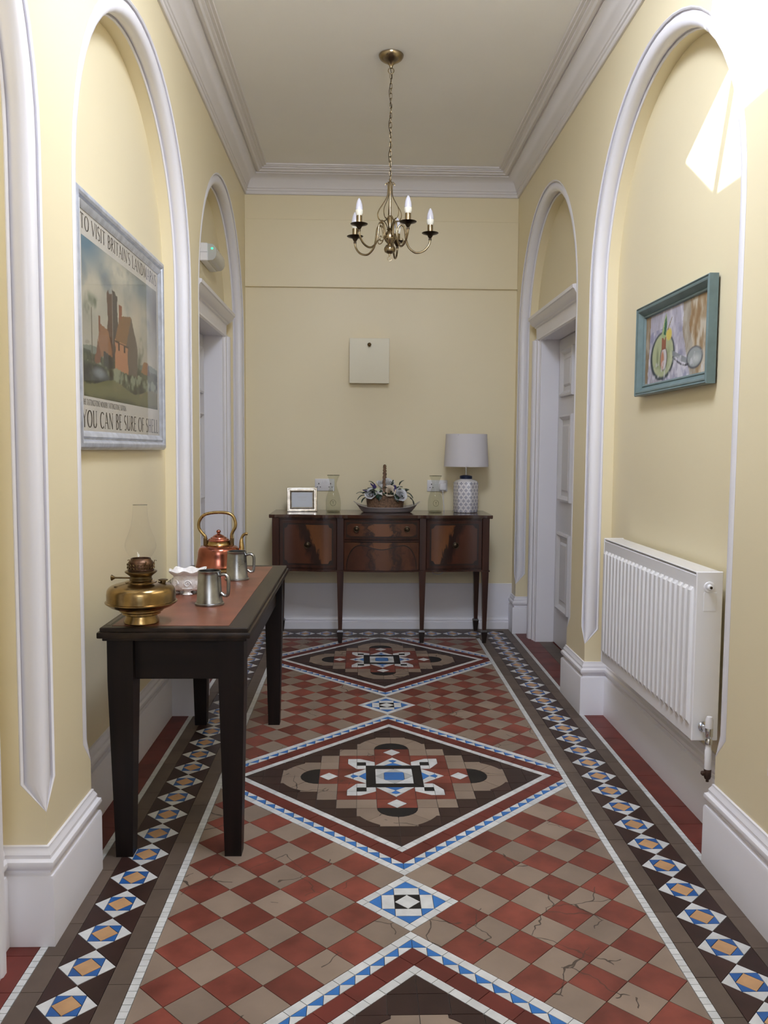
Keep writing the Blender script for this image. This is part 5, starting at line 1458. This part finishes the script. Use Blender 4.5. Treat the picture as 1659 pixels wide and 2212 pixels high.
MB().tube([(.0115*math.cos(a), 0, zz(2.306)+.0125*math.sin(a)) for a in [2*PI*k/28 for k in range(28)]], .0018, 7, closed=True, up=(0, 1, 0)).build('finial_ring', MM['antique'], ch, smooth=60)
def rot(pts, a): return [(r*math.cos(a), r*math.sin(a), zz(z)) for r, z in pts]
cage = sprof([(.026, 2.672), (.024, 2.679), (.016, 2.681), (.0115, 2.670), (.0115, 2.645), (.016, 2.615), (.036, 2.582), (.058, 2.550), (.064, 2.524), (.052, 2.500), (.026, 2.497), (.014, 2.512), (.009, 2.520)], 5)
lowc = sprof([(.044, 2.500), (.030, 2.492), (.018, 2.474), (.012, 2.456)], 4)
arm = sprof([(.030, 2.412), (.035, 2.416), (.038, 2.440), (.046, 2.468), (.060, 2.476), (.073, 2.466), (.079, 2.438), (.084, 2.402), (.097, 2.366), (.125, 2.342), (.152, 2.340), (.182, 2.354), (.203, 2.382), (.208, 2.408)], 5)
scroll = sprof([(.040, 2.400), (.050, 2.388), (.064, 2.386), (.070, 2.398), (.062, 2.408), (.056, 2.400)], 5)
A0 = math.radians(-5)
for k in range(5):
    # arm angle measured from +x towards the camera (-y)
    a = -(A0 + 2*PI*k/5)
    MB().tube(rot(cage, a+.31), .0034, 7, flat=.45).build('cage_strip', MM['antique'], ch, smooth=60)
    MB().tube(rot(lowc, a+.31), .0030, 7, flat=.6).build('cage_foot', MM['antique_dark'], ch, smooth=60)
    ar = MB().tube(rot(arm, a), .0052, 9).build('arm', MM['antique'], ch, smooth=60)
    MB().tube(rot(scroll, a), .0026, 7).build('arm_scroll', MM['antique'], ar, smooth=60)
    px, py = .208*math.cos(a), .208*math.sin(a)
    MB().lathe([(0, zz(2.404)), (.007, zz(2.404)), (.0075, zz(2.410)), (.006, zz(2.414)), (.010, zz(2.420)), (.014, zz(2.428)), (.018, zz(2.431)), (.040, zz(2.438)), (.043, zz(2.441)), (.036, zz(2.441)), (.014, zz(2.437)), (0, zz(2.437))], 32, c=(px, py, 0)).build('drip_pan', MM['antique_dark'], ar, smooth=40)
    MB().lathe([(0, zz(2.436)), (.0145, zz(2.436)), (.0145, zz(2.480)), (.012, zz(2.481)), (0, zz(2.479))], 24, c=(px, py, 0)).build('candle_tube', MM['antique'], ar, smooth=40)
    bs = MB().lathe([(0, zz(2.476)), (.011, zz(2.477)), (.013, zz(2.482)), (.0185, zz(2.492)), (.0185, zz(2.507)), (0, zz(2.505))], 24, c=(px, py, 0)).build('bulb_base', MM['bulbbase'], ar, smooth=40)
    MB().lathe([(.0183, zz(2.507)), (.0180, zz(2.516)), (.0152, zz(2.534)), (.0105, zz(2.550)), (.005, zz(2.562)), (0, zz(2.566))], 24, c=(px, py, 0), cap=False).build('bulb', MM['bulb'], ar, smooth=60)
